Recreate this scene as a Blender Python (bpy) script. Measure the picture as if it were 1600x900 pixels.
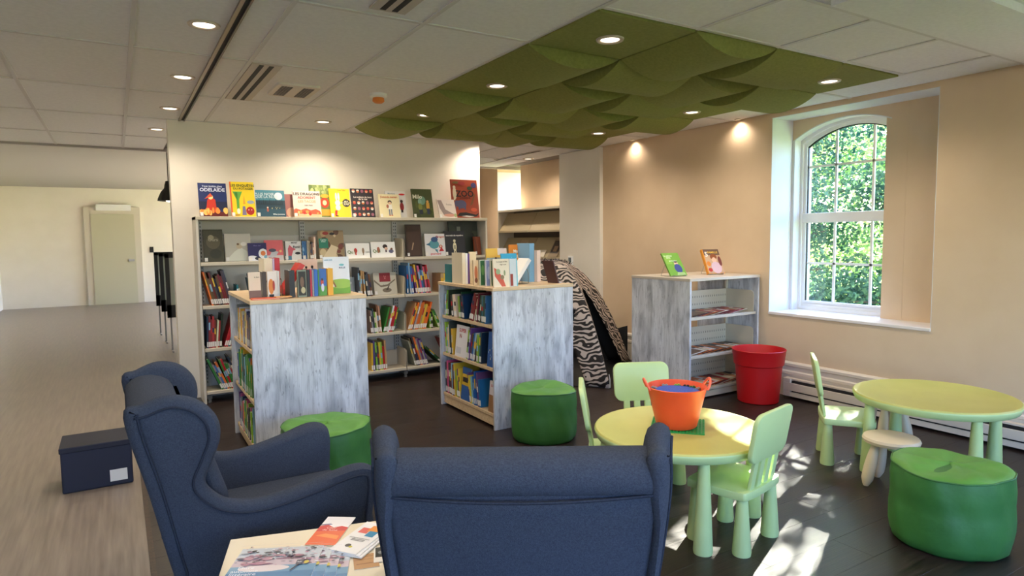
import bpy, bmesh, math, random
from mathutils import Vector, Matrix
PI = math.pi
SC = bpy.context.scene
COL = SC.collection
for o in list(bpy.data.objects): bpy.data.objects.remove(o)

# ---------------------------------------------------------------- camera
FPX, HORIZON, VPX, CAMH, ROLL = 1008.0, 370.4, 181.4, 1.47, -0.012
pit = math.atan((450 - HORIZON) / FPX)
yaw = math.atan((800 - VPX) * math.cos(pit) / FPX)
fw = Vector((math.sin(yaw) * math.cos(pit), math.cos(yaw) * math.cos(pit), -math.sin(pit)))
rt = Vector((math.cos(yaw), -math.sin(yaw), 0)); up = rt.cross(fw)
rt, up = rt * math.cos(ROLL) + up * math.sin(ROLL), up * math.cos(ROLL) - rt * math.sin(ROLL)
cd = bpy.data.cameras.new('camera'); cam = bpy.data.objects.new('camera', cd); COL.objects.link(cam)
cd.sensor_width = 36.0; cd.lens = 36.0 * FPX / 1600.0; cd.clip_start = 0.02; cd.clip_end = 300
cam.matrix_world = Matrix(((rt.x, up.x, -fw.x, 0), (rt.y, up.y, -fw.y, 0), (rt.z, up.z, -fw.z, CAMH), (0, 0, 0, 1)))
SC.camera = cam

# ---------------------------------------------------------------- world, sun, exposure
SC.view_settings.view_transform = 'Standard'; SC.view_settings.look = 'None'
SC.view_settings.gamma = 1.0; SC.view_settings.use_curve_mapping = False
SC.view_settings.exposure = 0.08
SKY_STRENGTH, SUN_STRENGTH, LAMP_W = 1.95, 85.0, 40.0
LAMP_COLOR = (1.0, 0.86, 0.70)
w = bpy.data.worlds.new('sky'); SC.world = w; w.use_nodes = True
nt = w.node_tree; nt.nodes.clear()
sky = nt.nodes.new('ShaderNodeTexSky'); sky.sky_type = 'NISHITA'; sky.sun_disc = False
sky.sun_elevation = math.radians(31); sky.sun_rotation = math.radians(70); sky.air_density = 1.6; sky.dust_density = 0.4; sky.ozone_density = 3.0
bg = nt.nodes.new('ShaderNodeBackground'); bg.inputs[1].default_value = SKY_STRENGTH
ou = nt.nodes.new('ShaderNodeOutputWorld'); tint = nt.nodes.new('ShaderNodeMix'); tint.data_type = 'RGBA'; tint.blend_type = 'MULTIPLY'; tint.inputs[0].default_value = 1.0
tint.inputs[7].default_value = (0.68, 0.77, 1.24, 1)   # camera balanced for the warm lamps, so daylight reads blue
nt.links.new(sky.outputs[0], tint.inputs[6]); nt.links.new(tint.outputs[2], bg.inputs[0]); nt.links.new(bg.outputs[0], ou.inputs[0])
sd = bpy.data.lights.new('sun', 'SUN'); sun = bpy.data.objects.new('sun', sd); COL.objects.link(sun)
sd.energy = SUN_STRENGTH; sd.angle = math.radians(0.6); sd.color = (1, 0.93, 0.82)
sun.rotation_euler = Vector((1.0, 0.46, 0.62)).to_track_quat('Z', 'Y').to_euler()
SC.cycles.use_denoising = True
SC.cycles.max_bounces = 8; SC.cycles.diffuse_bounces = 4; SC.cycles.glossy_bounces = 3; SC.cycles.transparent_max_bounces = 12
SC.cycles.sample_clamp_indirect = 6.0; SC.cycles.caustics_reflective = False; SC.cycles.caustics_refractive = False
def portal(name, loc, direction, sx, sy):
    d = bpy.data.lights.new(name, 'AREA'); d.shape = 'RECTANGLE'; d.size = sx; d.size_y = sy
    o = bpy.data.objects.new(name, d); COL.objects.link(o); d.cycles.is_portal = True
    o.location = loc; o.rotation_euler = Vector(direction).to_track_quat('-Z', 'Z').to_euler()

# ---------------------------------------------------------------- materials
def lin(c):
    return tuple(((v / 255) / 12.92 if v / 255 <= 0.04045 else ((v / 255 + 0.055) / 1.055) ** 2.4) for v in c)
_mc = {}
def mat(rgb, rough=0.55, metal=0.0, name=None, spec=0.5):
    """plain paint / print / plastic material from an sRGB colour"""
    key = (tuple(rgb), rough, metal, spec)
    if key in _mc: return _mc[key]
    m = bpy.data.materials.new(name or 'colour_%d_%d_%d' % tuple(rgb)); m.use_nodes = True
    b = m.node_tree.nodes['Principled BSDF']
    b.inputs['Base Color'].default_value = (*lin(rgb), 1); b.inputs['Roughness'].default_value = rough
    b.inputs['Metallic'].default_value = metal; b.inputs['Specular IOR Level'].default_value = spec
    _mc[key] = m; return m
def nmat(name, c1, c2, scale=(1, 1, 1), nscale=5.0, detail=5.0, lo=0.35, hi=0.65, rough=0.6, bump=0.0, bscale=None, spec=0.5, rvar=0.0, coord='Object', dist=0.0):
    """two-tone noise material, stretched by scale, optional bump"""
    m = bpy.data.materials.new(name); m.use_nodes = True; t = m.node_tree; b = t.nodes['Principled BSDF']
    tc = t.nodes.new('ShaderNodeTexCoord'); mp = t.nodes.new('ShaderNodeMapping'); mp.inputs['Scale'].default_value = scale
    t.links.new(tc.outputs[coord], mp.inputs[0])
    n = t.nodes.new('ShaderNodeTexNoise'); n.inputs['Scale'].default_value = nscale; n.inputs['Detail'].default_value = detail
    n.inputs['Distortion'].default_value = dist
    t.links.new(mp.outputs[0], n.inputs['Vector'])
    r = t.nodes.new('ShaderNodeValToRGB'); r.color_ramp.elements[0].position = lo; r.color_ramp.elements[1].position = hi
    r.color_ramp.elements[0].color = (*lin(c1), 1); r.color_ramp.elements[1].color = (*lin(c2), 1)
    t.links.new(n.outputs[0], r.inputs[0]); t.links.new(r.outputs[0], b.inputs['Base Color'])
    b.inputs['Roughness'].default_value = rough; b.inputs['Specular IOR Level'].default_value = spec
    if rvar:
        mr = t.nodes.new('ShaderNodeMapRange'); mr.inputs[3].default_value = rough - rvar; mr.inputs[4].default_value = rough + rvar
        t.links.new(n.outputs[0], mr.inputs[0]); t.links.new(mr.outputs[0], b.inputs['Roughness'])
    if bump:
        n2 = t.nodes.new('ShaderNodeTexNoise'); n2.inputs['Scale'].default_value = bscale or nscale * 4; n2.inputs['Detail'].default_value = 3
        t.links.new(mp.outputs[0], n2.inputs['Vector'])
        bu = t.nodes.new('ShaderNodeBump'); bu.inputs['Strength'].default_value = bump; bu.inputs['Distance'].default_value = 0.01
        t.links.new(n2.outputs[0], bu.inputs['Height']); t.links.new(bu.outputs[0], b.inputs['Normal'])
    return m
M = {}
M['wall'] = nmat('painted_wall', (234, 227, 214), (238, 231, 219), nscale=3, rough=0.75, bump=0.05, bscale=160)
M['wall_tan'] = nmat('painted_tan_wall', (222, 195, 162), (227, 201, 169), nscale=3, rough=0.75, bump=0.05, bscale=160)
M['trim'] = mat((226, 214, 198), 0.45)
M['white'] = mat((238, 238, 236), 0.4)
M['tile'] = nmat('ceiling_tile', (232, 230, 230), (238, 236, 236), nscale=40, rough=0.9, bump=0.25, bscale=300)
M['grid'] = mat((212, 208, 206), 0.5)
M['green_tile'] = nmat('green_felt_tile', (126, 128, 64), (136, 138, 72), nscale=60, rough=0.95, bump=0.15, bscale=400)
M['plank'] = nmat('dark_wood_plank', (27, 19, 18), (56, 44, 39), scale=(1.0, 20, 20), nscale=3.0, detail=9, lo=0.32, hi=0.72, rough=0.36, bump=0.08, bscale=9, rvar=0.08, spec=0.4)
M['light_floor'] = nmat('light_wood_floor', (126, 114, 104), (152, 140, 128), scale=(14, 0.8, 1), nscale=3.0, detail=7, lo=0.3, hi=0.7, rough=0.35, rvar=0.08)
M['subfloor'] = mat((20, 15, 14), 0.8)
M['metal_shelf'] = mat((205, 196, 176), 0.45)
M['metal_grey'] = mat((150, 150, 150), 0.4)
M['dark_slot'] = mat((32, 32, 34), 0.7)
M['shelf_wood'] = nmat('pale_maple_board', (208, 178, 138), (224, 198, 160), scale=(1, 14, 14), nscale=3, rough=0.45)
M['steel'] = mat((170, 170, 172), 0.3, 1.0)
M['black'] = mat((22, 22, 24), 0.5)
M['fabric'] = nmat('blue_grey_woven_fabric', (54, 61, 76), (70, 77, 92), scale=(1, 1, 1), nscale=220, detail=4, lo=0.3, hi=0.7, rough=0.95, bump=0.5, bscale=500, spec=0.15)
M['piping'] = nmat('blue_grey_piping', (38, 44, 58), (48, 54, 68), nscale=220, rough=0.95, spec=0.15)
M['legwood'] = nmat('dark_leg_wood', (46, 30, 22), (70, 48, 34), scale=(10, 10, 1), nscale=4, rough=0.4)
M['lime'] = nmat('lime_plastic', (186, 208, 144), (192, 213, 150), nscale=4, rough=0.38, bump=0.03, bscale=200)
M['lime_top'] = nmat('lime_plastic_worn', (192, 190, 106), (198, 196, 112), nscale=5, detail=6, rough=0.42, bump=0.04, bscale=150)
M['stool'] = nmat('cream_plastic', (226, 208, 178), (234, 218, 190), nscale=5, rough=0.4)
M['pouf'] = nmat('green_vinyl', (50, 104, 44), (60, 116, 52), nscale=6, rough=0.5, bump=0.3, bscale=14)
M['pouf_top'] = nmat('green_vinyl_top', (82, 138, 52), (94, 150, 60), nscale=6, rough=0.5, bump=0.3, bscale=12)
M['red'] = mat((196, 18, 24), 0.42)
M['orange'] = nmat('orange_rubber', (232, 78, 38), (240, 90, 46), nscale=6, rough=0.38)
M['handle'] = mat((242, 104, 74), 0.4)
M['blue_plate'] = nmat('blue_stud_plate', (24, 74, 178), (34, 92, 200), nscale=120, rough=0.5, bump=0.6, bscale=150)
M['green_plate'] = mat((22, 148, 72), 0.4)
M['pages'] = nmat('paper_edges', (226, 218, 202), (240, 234, 222), scale=(1, 200, 1), nscale=4, rough=0.8)
M['paper'] = mat((244, 243, 240), 0.5)
M['sticker'] = mat((232, 230, 226), 0.5)
M['soil'] = nmat('outdoor_grass', (70, 110, 40), (110, 150, 60), nscale=3, rough=0.9)
M['bark'] = nmat('tree_bark', (70, 56, 44), (100, 84, 66), scale=(8, 8, 1), nscale=3, rough=0.9, bump=0.4)
def laminate(name):
    """weathered white-washed timber print with vertical grey streaks"""
    m = bpy.data.materials.new(name); m.use_nodes = True; t = m.node_tree; b = t.nodes['Principled BSDF']
    tc = t.nodes.new('ShaderNodeTexCoord')
    def noise(scale, ns, det, dist=0.0):
        mp = t.nodes.new('ShaderNodeMapping'); mp.inputs['Scale'].default_value = scale; t.links.new(tc.outputs['Object'], mp.inputs[0])
        n = t.nodes.new('ShaderNodeTexNoise'); n.inputs['Scale'].default_value = ns; n.inputs['Detail'].default_value = det; n.inputs['Distortion'].default_value = dist
        t.links.new(mp.outputs[0], n.inputs['Vector']); return n.outputs[0]
    def ramp(src, p0, c0, p1, c1):
        r = t.nodes.new('ShaderNodeValToRGB'); e = r.color_ramp.elements
        e[0].position = p0; e[0].color = (*lin(c0), 1); e[1].position = p1; e[1].color = (*lin(c1), 1); t.links.new(src, r.inputs[0]); return r.outputs[0]
    def mix(fac, a, bb, mode='MULTIPLY'):
        x = t.nodes.new('ShaderNodeMix'); x.data_type = 'RGBA'; x.blend_type = mode
        if isinstance(fac, float): x.inputs[0].default_value = fac
        else: t.links.new(fac, x.inputs[0])
        t.links.new(a, x.inputs[6]); t.links.new(bb, x.inputs[7]); return x.outputs[2]
    base = ramp(noise((9, 9, 0.30), 1.6, 4), 0.34, (200, 201, 206), 0.6, (222, 224, 230))
    blot = ramp(noise((5, 5, 1.5), 2.2, 12, 0.5), 0.34, (190, 192, 197), 0.54, (255, 255, 255))
    fine = ramp(noise((60, 60, 3.0), 2.2, 6), 0.30, (206, 206, 208), 0.5, (255, 255, 255))
    spots = ramp(noise((22, 22, 5.0), 2.6, 9, 1.0), 0.31, (180, 180, 184), 0.40, (255, 255, 255))
    c = mix(0.75, mix(0.8, mix(0.85, base, blot), fine), spots)
    t.links.new(c, b.inputs['Base Color']); b.inputs['Roughness'].default_value = 0.5
    return m
M['laminate'] = laminate('weathered_white_wood_laminate')
def emit(name, col, s):
    m = bpy.data.materials.new(name); m.use_nodes = True; t = m.node_tree; t.nodes.clear()
    e = t.nodes.new('ShaderNodeEmission'); e.inputs[0].default_value = (*col, 1); e.inputs[1].default_value = s
    o = t.nodes.new('ShaderNodeOutputMaterial'); t.links.new(e.outputs[0], o.inputs[0]); return m
M['lens'] = emit('lamp_lens_glow', (1.0, 0.90, 0.74), 6.0)
def glass(name):
    m = bpy.data.materials.new(name); m.use_nodes = True; t = m.node_tree; t.nodes.clear()
    a = t.nodes.new('ShaderNodeBsdfTransparent'); a.inputs[0].default_value = (0.94, 0.97, 0.96, 1)
    g = t.nodes.new('ShaderNodeBsdfGlossy'); g.inputs['Roughness'].default_value = 0.03
    x = t.nodes.new('ShaderNodeMixShader'); x.inputs[0].default_value = 0.06
    o = t.nodes.new('ShaderNodeOutputMaterial'); t.links.new(a.outputs[0], x.inputs[1]); t.links.new(g.outputs[0], x.inputs[2]); t.links.new(x.outputs[0], o.inputs[0]); return m
M['glass'] = glass('window_glass')
def leafmat(name, c1, c2):
    m = bpy.data.materials.new(name); m.use_nodes = True; t = m.node_tree; t.nodes.clear()
    tc = t.nodes.new('ShaderNodeTexCoord'); n = t.nodes.new('ShaderNodeTexNoise'); n.inputs['Scale'].default_value = 2.2; n.inputs['Detail'].default_value = 4
    t.links.new(tc.outputs['Object'], n.inputs['Vector'])
    r = t.nodes.new('ShaderNodeValToRGB'); r.color_ramp.elements[0].position = 0.38; r.color_ramp.elements[1].position = 0.62
    r.color_ramp.elements[0].color = (*lin(c1), 1); r.color_ramp.elements[1].color = (*lin(c2), 1); t.links.new(n.outputs[0], r.inputs[0])
    d = t.nodes.new('ShaderNodeBsdfDiffuse'); s = t.nodes.new('ShaderNodeBsdfTranslucent')
    t.links.new(r.outputs[0], d.inputs[0]); t.links.new(r.outputs[0], s.inputs[0])
    x = t.nodes.new('ShaderNodeMixShader'); x.inputs[0].default_value = 0.5; t.links.new(d.outputs[0], x.inputs[1]); t.links.new(s.outputs[0], x.inputs[2])
    o = t.nodes.new('ShaderNodeOutputMaterial'); t.links.new(x.outputs[0], o.inputs[0]); return m
def zebra(name):
    m = bpy.data.materials.new(name); m.use_nodes = True; t = m.node_tree; b = t.nodes['Principled BSDF']
    tc = t.nodes.new('ShaderNodeTexCoord'); mp = t.nodes.new('ShaderNodeMapping'); mp.inputs['Scale'].default_value = (1, 1, 1.5)
    t.links.new(tc.outputs['Object'], mp.inputs[0])
    wv = t.nodes.new('ShaderNodeTexWave'); wv.wave_type = 'BANDS'; wv.bands_direction = 'DIAGONAL'
    wv.inputs['Scale'].default_value = 6.5; wv.inputs['Distortion'].default_value = 10.0; wv.inputs['Detail'].default_value = 0.8; wv.inputs['Detail Scale'].default_value = 1.3
    t.links.new(mp.outputs[0], wv.inputs['Vector'])
    r = t.nodes.new('ShaderNodeValToRGB'); r.color_ramp.elements[0].position = 0.50; r.color_ramp.elements[1].position = 0.56
    r.color_ramp.elements[0].color = (*lin((24, 18, 18)), 1); r.color_ramp.elements[1].color = (*lin((190, 174, 164)), 1)
    t.links.new(wv.outputs[0], r.inputs[0]); t.links.new(r.outputs[0], b.inputs['Base Color']); b.inputs['Roughness'].default_value = 0.7
    return m
M['zebra'] = zebra('zebra_stripe_fabric')

# ---------------------------------------------------------------- mesh helpers
class MB:
    def __init__(s): s.v = []; s.f = []; s.m = []
    def add(s, vs, fs, mi=0):
        k = len(s.v); s.v += [tuple(v) for v in vs]
        for f in fs: s.f.append(tuple(i + k for i in f)); s.m.append(mi)
        return s
    def box(s, x0, x1, y0, y1, z0, z1, mi=0):
        return s.add([(x0, y0, z0), (x1, y0, z0), (x1, y1, z0), (x0, y1, z0), (x0, y0, z1), (x1, y0, z1), (x1, y1, z1), (x0, y1, z1)],
                     [(0, 3, 2, 1), (4, 5, 6, 7), (0, 1, 5, 4), (1, 2, 6, 5), (2, 3, 7, 6), (3, 0, 4, 7)], mi)
    def loft(s, secs, mi=0, caps=True, closed=True):
        n = len(secs[0]); vs = [p for q in secs for p in q]; fs = []
        for i in range(len(secs) - 1):
            for j in range(n if closed else n - 1):
                a = i * n + j; b2 = i * n + (j + 1) % n; fs.append((a, b2, b2 + n, a + n))
        if caps: fs.append(tuple(range(n))[::-1]); fs.append(tuple((len(secs) - 1) * n + j for j in range(n)))
        return s.add(vs, fs, mi)
    def lathe(s, prof, n=24, c=(0, 0, 0), sx=1, sy=1, mi=0, caps=True):
        return s.loft([[(c[0] + r * sx * math.cos(2 * PI * j / n), c[1] + r * sy * math.sin(2 * PI * j / n), c[2] + z) for j in range(n)] for r, z in prof], mi, caps)
    def tube(s, pts, r, n=8, mi=0, closed=False):
        pts = [Vector(p) for p in pts]; secs = []; up0 = Vector((0, 0, 1))
        N = len(pts)
        for i, p in enumerate(pts):
            a = pts[(i - 1) % N] if (closed or i > 0) else p; b2 = pts[(i + 1) % N] if (closed or i < N - 1) else p
            t = (b2 - a).normalized()
            if abs(t.dot(up0)) > 0.97: up0 = Vector((1, 0, 0)) if abs(t.x) < 0.9 else Vector((0, 1, 0))
            u = t.cross(up0).normalized(); v = u.cross(t).normalized(); up0 = v
            rr = r[i] if isinstance(r, (list, tuple)) else r
            secs.append([p + (u * math.cos(2 * PI * j / n) + v * math.sin(2 * PI * j / n)) * rr for j in range(n)])
        if closed: secs.append(secs[0])
        return s.loft(secs, mi, caps=not closed)
    def prism(s, pts, d0, d1, axis='y', mi=0):
        def P(a, b2, d): return {'y': (a, d, b2), 'x': (d, a, b2), 'z': (a, b2, d)}[axis]
        n = len(pts)
        fs = [tuple(range(n)), tuple(range(2 * n - 1, n - 1, -1))] + [(i, i + n, (i + 1) % n + n, (i + 1) % n) for i in range(n)]
        return s.add([P(a, b2, d0) for a, b2 in pts] + [P(a, b2, d1) for a, b2 in pts], fs, mi)
    def xf(s, fn): s.v = [tuple(fn(Vector(v))) for v in s.v]; return s
    def mesh(s, name, mats, smooth=False, bevel=0, seg=2, angle=35):
        me = bpy.data.meshes.new(name); me.from_pydata(s.v, [], s.f)
        for mm in (mats if isinstance(mats, (list, tuple)) else [mats]): me.materials.append(mm)
        me.polygons.foreach_set('material_index', s.m)
        bm = bmesh.new(); bm.from_mesh(me); bmesh.ops.recalc_face_normals(bm, faces=bm.faces)
        if bevel:
            es = [e for e in bm.edges if len(e.link_faces) == 2 and e.calc_face_angle(0) > math.radians(angle)]
            bmesh.ops.bevel(bm, geom=es, offset=bevel, segments=seg, profile=0.5, affect='EDGES', clamp_overlap=True)
        bm.to_mesh(me); bm.free()
        if smooth:
            me.polygons.foreach_set('use_smooth', [True] * len(me.polygons))
            me.set_sharp_from_angle(angle=math.radians(42))
        return me
    def build(s, name, mats, parent=None, **kw):
        return link(name, s.mesh(name, mats, **kw), parent)
def link(name, data, parent=None, loc=None, rz=None):
    o = bpy.data.objects.new(name, data); COL.objects.link(o)
    if parent is not None: o.parent = parent
    if loc is not None: o.location = loc
    if rz is not None: o.rotation_euler = (0, 0, rz)
    return o
def tag(o, label, cat, group=None):
    o['label'] = label; o['category'] = cat
    if group: o['group'] = group
    return o
def thing(name, label, cat, loc=(0, 0, 0), rz=0, group=None):
    return tag(link(name, None, None, loc, rz), label, cat, group)
def struct(o, label=None):
    o['kind'] = 'structure'
    if label: o['label'] = label
    return o
def copy_tree(o, parent=None):
    c = o.copy(); COL.objects.link(c); c.parent = parent
    for ch in list(o.children): copy_tree(ch, c)
    return c
def spline(pts, n=6, closed=True):
    P = [Vector(p) for p in pts]; out = []; N = len(P)
    for i in range(N if closed else N - 1):
        p0, p1, p2, p3 = (P[(i + k) % N] if closed else P[min(max(i + k, 0), N - 1)] for k in (-1, 0, 1, 2))
        for j in range(n):
            t = j / n
            out.append(0.5 * ((2 * p1) + (p2 - p0) * t + (2 * p0 - 5 * p1 + 4 * p2 - p3) * t * t + (3 * p1 - p0 - 3 * p2 + p3) * t ** 3))
    if not closed: out.append(P[-1])
    return [tuple(q) for q in out]
def rrect(w2, d2, r, n=5, cx=0, cy=0):
    out = []
    for qx, qy, a0 in ((1, 1, 0), (-1, 1, 90), (-1, -1, 180), (1, -1, 270)):
        for k in range(n + 1):
            a = math.radians(a0 + 90 * k / n); out.append((cx + qx * (w2 - r) + r * math.cos(a), cy + qy * (d2 - r) + r * math.sin(a)))
    return out
def basis(S, D, Zv, loc):
    """local x -> D, local y -> -S, local z -> Zv"""
    return Matrix(((D.x, -S.x, Zv.x, loc.x), (D.y, -S.y, Zv.y, loc.y), (D.z, -S.z, Zv.z, loc.z), (0, 0, 0, 1)))

# ---------------------------------------------------------------- the room shell
HC, XR, YB = 2.56, 5.17, 6.64
YR, XL, YF = -2.4, -2.2, 18.0
# dark plank floor and light corridor floor
flo = struct(MB().box(0.07, 5.9, YR, 6.72, -0.12, -0.006).build('floor', M['subfloor']), 'dark brown wood plank floor')
PL, PW = 1.22, 0.198
pm = MB().box(0.0003, PL - 0.0003, 0.0003, PW - 0.0003, -0.006, 0.0).mesh('plank', M['plank'], bevel=0.0005, seg=1)
rng = random.Random(3)
row = 0; y = YR
while y < 6.70:
    x = 0.07 - (row * 0.47) % PL
    while x < 5.17:
        a, b = max(x, 0.07), min(x + PL, 5.17)
        if b - a > 0.05:
            if b - a < PL - 0.001 or y + PW > 6.72:
                me = MB().box(0.0003, b - a - 0.0003, 0.0003, min(PW, 6.72 - y) - 0.0003, -0.006, 0).mesh('plank', M['plank'], bevel=0.0005, seg=1)
            else: me = pm
            link('plank', me, flo, (a, y, 0))
        x += PL
    row += 1; y += PW
f2 = MB().box(XL, 0.07, YR, YF, -0.12, 0.0).box(0.07, 6.3, 6.72, YF, -0.12, 0.0).build('floor', M['light_floor'])
struct(f2, 'light wood floor of the corridor')
struct(MB().box(0.058, 0.082, YR, 6.72, -0.001, 0.004).build('trim_1', M['legwood']))
# back partition wall, side walls, rear wall
struct(MB().box(0.45, 3.64, YB, YB + 0.16, 0, HC).build('wall_back', M['wall']))
struct(MB().box(XL - 0.15, XL, YR, YF, 0, 2.9).build('wall_left', M['wall']))
struct(MB().box(XL, 6.3, YF, YF + 0.15, 0, 2.9).build('wall_corridor_end', M['wall']))
struct(MB().box(3.64, 6.3, 10.7, 10.85, 0, 2.7).box(3.5, 3.64, 8.6, 10.85, 0, 2.7).build('wall_far', mat((196, 182, 176), 0.8)))
rw = MB()
for a, b in ((XL, -2.0), (1.2, 1.5), (4.8, 5.2)): rw.box(a, b, YR - 0.2, YR, 0, HC + 0.2)
for a, b in ((-2.0, 1.2), (1.5, 4.8)): rw.box(a, b, YR - 0.2, YR, 0, 0.5); rw.box(a, b, YR - 0.2, YR, 2.4, HC + 0.2)
struct(rw.build('wall_rear', M['wall']))
for i, (a, b) in enumerate(((-2.0, 1.2), (1.5, 4.8))):
    e = link('window_%d' % (3 + i), None, None, (0, 0, 0)); struct(e, 'wide window in the rear wall')
    fr = MB()
    for x0, x1, z0, z1 in ((a, b, .5, .56), (a, b, 2.34, 2.4), (a, a + .06, .56, 2.34), (b - .06, b, .56, 2.34), ((a + b) / 2 - .03, (a + b) / 2 + .03, .56, 2.34)): fr.box(x0, x1, YR - .14, YR - .08, z0, z1)
    fr.build('window_frame', M['white'], e)
    for x0, x1 in ((a + .06, (a + b) / 2 - .03), ((a + b) / 2 + .03, b - .06)): MB().box(x0, x1, YR - .115, YR - .11, .56, 2.34).build('pane', M['glass'], e)
    portal('portal', ((a + b) / 2, YR - 0.06, 1.45), (0, 1, 0), b - a, 1.9)

# right wall with deep window niches
W = [(2.45, 3.86, 2.82, 3.84), (-0.55, 0.86, -0.19, 0.83)]
SILL, NTOP, SPR, APX, XN = 0.745, 2.525, 2.34, 2.485, 5.47
def arch_z(y, y0, y1, add=0.0):
    c = (y0 + y1) / 2; h = (y1 - y0) / 2 + add; rise = APX - SPR; R = (h * h + rise * rise) / (2 * rise); d = R * R - (y - c) ** 2
    return APX + add - R + math.sqrt(max(d, 0))
mw = MB(); ys = [YR]
for n0, n1, a, b in reversed(W): ys += [n0, n1]
ys.append(7.12)
for i in range(0, len(ys), 2): mw.box(XR, 5.75, ys[i], ys[i + 1], 0, HC + 0.15)
for n0, n1, a, b in W:
    mw.box(XR, 5.75, n0, n1, 0, SILL); mw.box(XR, 5.75, n0, n1, NTOP, HC + 0.15)
    mw.box(XN, 5.75, n0, a, SILL, NTOP); mw.box(XN, 5.75, b, n1, SILL, NTOP); mw.box(XN - 0.002, 5.555, a - 0.001, a + 0.17, SILL, NTOP)
    K = 24
    for k in range(K):
        y0 = a + (b - a) * k / K; y1 = a + (b - a) * (k + 1) / K; z0 = arch_z(y0, a, b); z1 = arch_z(y1, a, b)
        mw.prism([(y0, z0), (y1, z1), (y1, NTOP), (y0, NTOP)], XN, 5.75, 'x')
struct(mw.build('wall_right', M['wall_tan']))
nl = MB()   # white lining of the reveals
for n0, n1, a, b in W:
    nl.box(XR - 0.001, 5.56, n1 - 0.004, n1, SILL, NTOP); nl.box(XR - 0.001, 5.56, n0, n0 + 0.004, SILL, NTOP); nl.box(XR + 0.002, XN, n0, n1, NTOP - 0.004, NTOP)
for n0, n1, a, b in W:
    for k in range(24):
        y0 = a + (b - a) * k / 24; y1 = a + (b - a) * (k + 1) / 24
        if y1 <= a + 0.165: continue
        nl.prism([(y0, arch_z(y0, a, b) - 0.008), (y1, arch_z(y1, a, b) - 0.008), (y1, arch_z(y1, a, b) + 0.001), (y0, arch_z(y0, a, b) + 0.001)], XN - 0.004, 5.562, 'x')
    nl.box(XN - 0.003, 5.56, n1 - 0.03, n1 - 0.004, SILL, SPR)
struct(nl.build('trim_2', mat((224, 224, 226), 0.6)))
def window(n, spec, label):
    n0, n1, a, b = spec; e = link('window_%d' % n, None); struct(e, label)
    XF = 5.58
    MB().box(XR - 0.012, 5.56, n0, n1, SILL - 0.02, SILL + 0.006).build('window_sill', mat((240, 232, 226), 0.4), e, bevel=0.004)
    def ring(o0, o1, x0, x1, z0, name):
        m = MB(); ya, yb = a + o0, b - o0; K = 28
        out = [(ya, z0 + o0)] + [(ya + (yb - ya) * k / K, arch_z(a + (b - a) * k / K, a, b) - o0) for k in range(K + 1)] + [(yb, z0 + o0)]
        ya, yb = a + o1, b - o1
        inn = [(ya, z0 + o1)] + [(ya + (yb - ya) * k / K, arch_z(a + (b - a) * k / K, a, b) - o1) for k in range(K + 1)] + [(yb, z0 + o1)]
        N = len(out)
        for k in range(N):
            q = [out[k], out[(k + 1) % N], inn[(k + 1) % N], inn[k]]; m.prism(q, x0, x1, 'x')
        return m.build(name, M['white'], e)
    ring(0, 0.032, XF - 0.02, XF + 0.07, SILL + 0.006, 'window_frame')
    ring(0.032, 0.062, XF, XF + 0.05, SILL + 0.006, 'sash')
    gasket = ring(0.062, 0.07, XF + 0.012, XF + 0.03, SILL + 0.006, 'gasket'); gasket.data.materials[0] = M['black']
    MB().box(XF - 0.012, XF + 0.05, a + 0.03, b - 0.03, 1.57, 1.66).build('meeting_rail', M['white'], e, bevel=0.006)
    MB().box(XF, XF + 0.05, a + 0.062, b - 0.062, 0.81, 0.835).build('bottom_rail', M['white'], e)
    G = XF + 0.022
    vs = [a + (b - a) * k / 3 for k in (1, 2)]
    for yv in vs:
        MB().box(G - 0.004, G + 0.012, yv - 0.010, yv + 0.010, 0.83, 1.57).build('muntin', M['white'], e)
        MB().box(G - 0.004, G + 0.012, yv - 0.010, yv + 0.010, 1.66, arch_z(yv, a, b) - 0.06).build('muntin', M['white'], e)
    for zv in (1.19, 2.09): MB().box(G - 0.004, G + 0.012, a + 0.062, b - 0.062, zv - 0.010, zv + 0.010).build('muntin', M['white'], e)
    yy = [a + 0.066, vs[0] - 0.01, vs[0] + 0.01, vs[1] - 0.01, vs[1] + 0.01, b - 0.066]
    for k in range(3):
        y0, y1 = yy[2 * k], yy[2 * k + 1]
        for z0, z1 in ((0.835, 1.18), (1.20, 1.57), (1.66, 2.08)): MB().box(G, G + 0.004, y0, y1, z0, z1).build('pane', M['glass'], e)
        top = [(y0 + (y1 - y0) * q / 6, arch_z(y0 + (y1 - y0) * q / 6, a, b) - 0.066) for q in range(7)]
        MB().prism([(y1, 2.10), (y0, 2.10)] + top, G, G + 0.004, 'x').build('pane', M['glass'], e)
    portal('portal', (XF + 0.12, (a + b) / 2, 1.62), (-1, 0, 0), b - a, 1.7)
window(1, W[0], 'arched double-hung window with white muntins in a deep niche')
window(2, W[1], 'arched double-hung window in the nearer niche')
# pilaster, area beyond the partition, second wall plane
struct(MB().box(XR - 0.05, XR, 6.27, 7.12, 0, HC).build('wall_pilaster', M['wall']))  # lighter colour than the tan wall stands in for its different lighting
bw = MB().box(5.52, 5.8, 7.12, 8.72, 0, 2.7).box(5.52, 6.2, 8.72, 9.45, 0, 0.9).box(5.52, 6.3, 9.45, 10.7, 0, 2.7).box(5.17, 5.8, 7.10, 7.12, 0, 2.7)
struct(bw.build('wall_right_far', M['wall_tan']))
struct(MB().box(5.52, 6.3, 9.444, 9.45, 0.9, 2.56).build('trim_3', mat((232, 238, 238), 0.6)))
portal('portal', (6.2, 9.08, 1.8), (-1, 0, 0), 0.7, 1.7)
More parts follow.
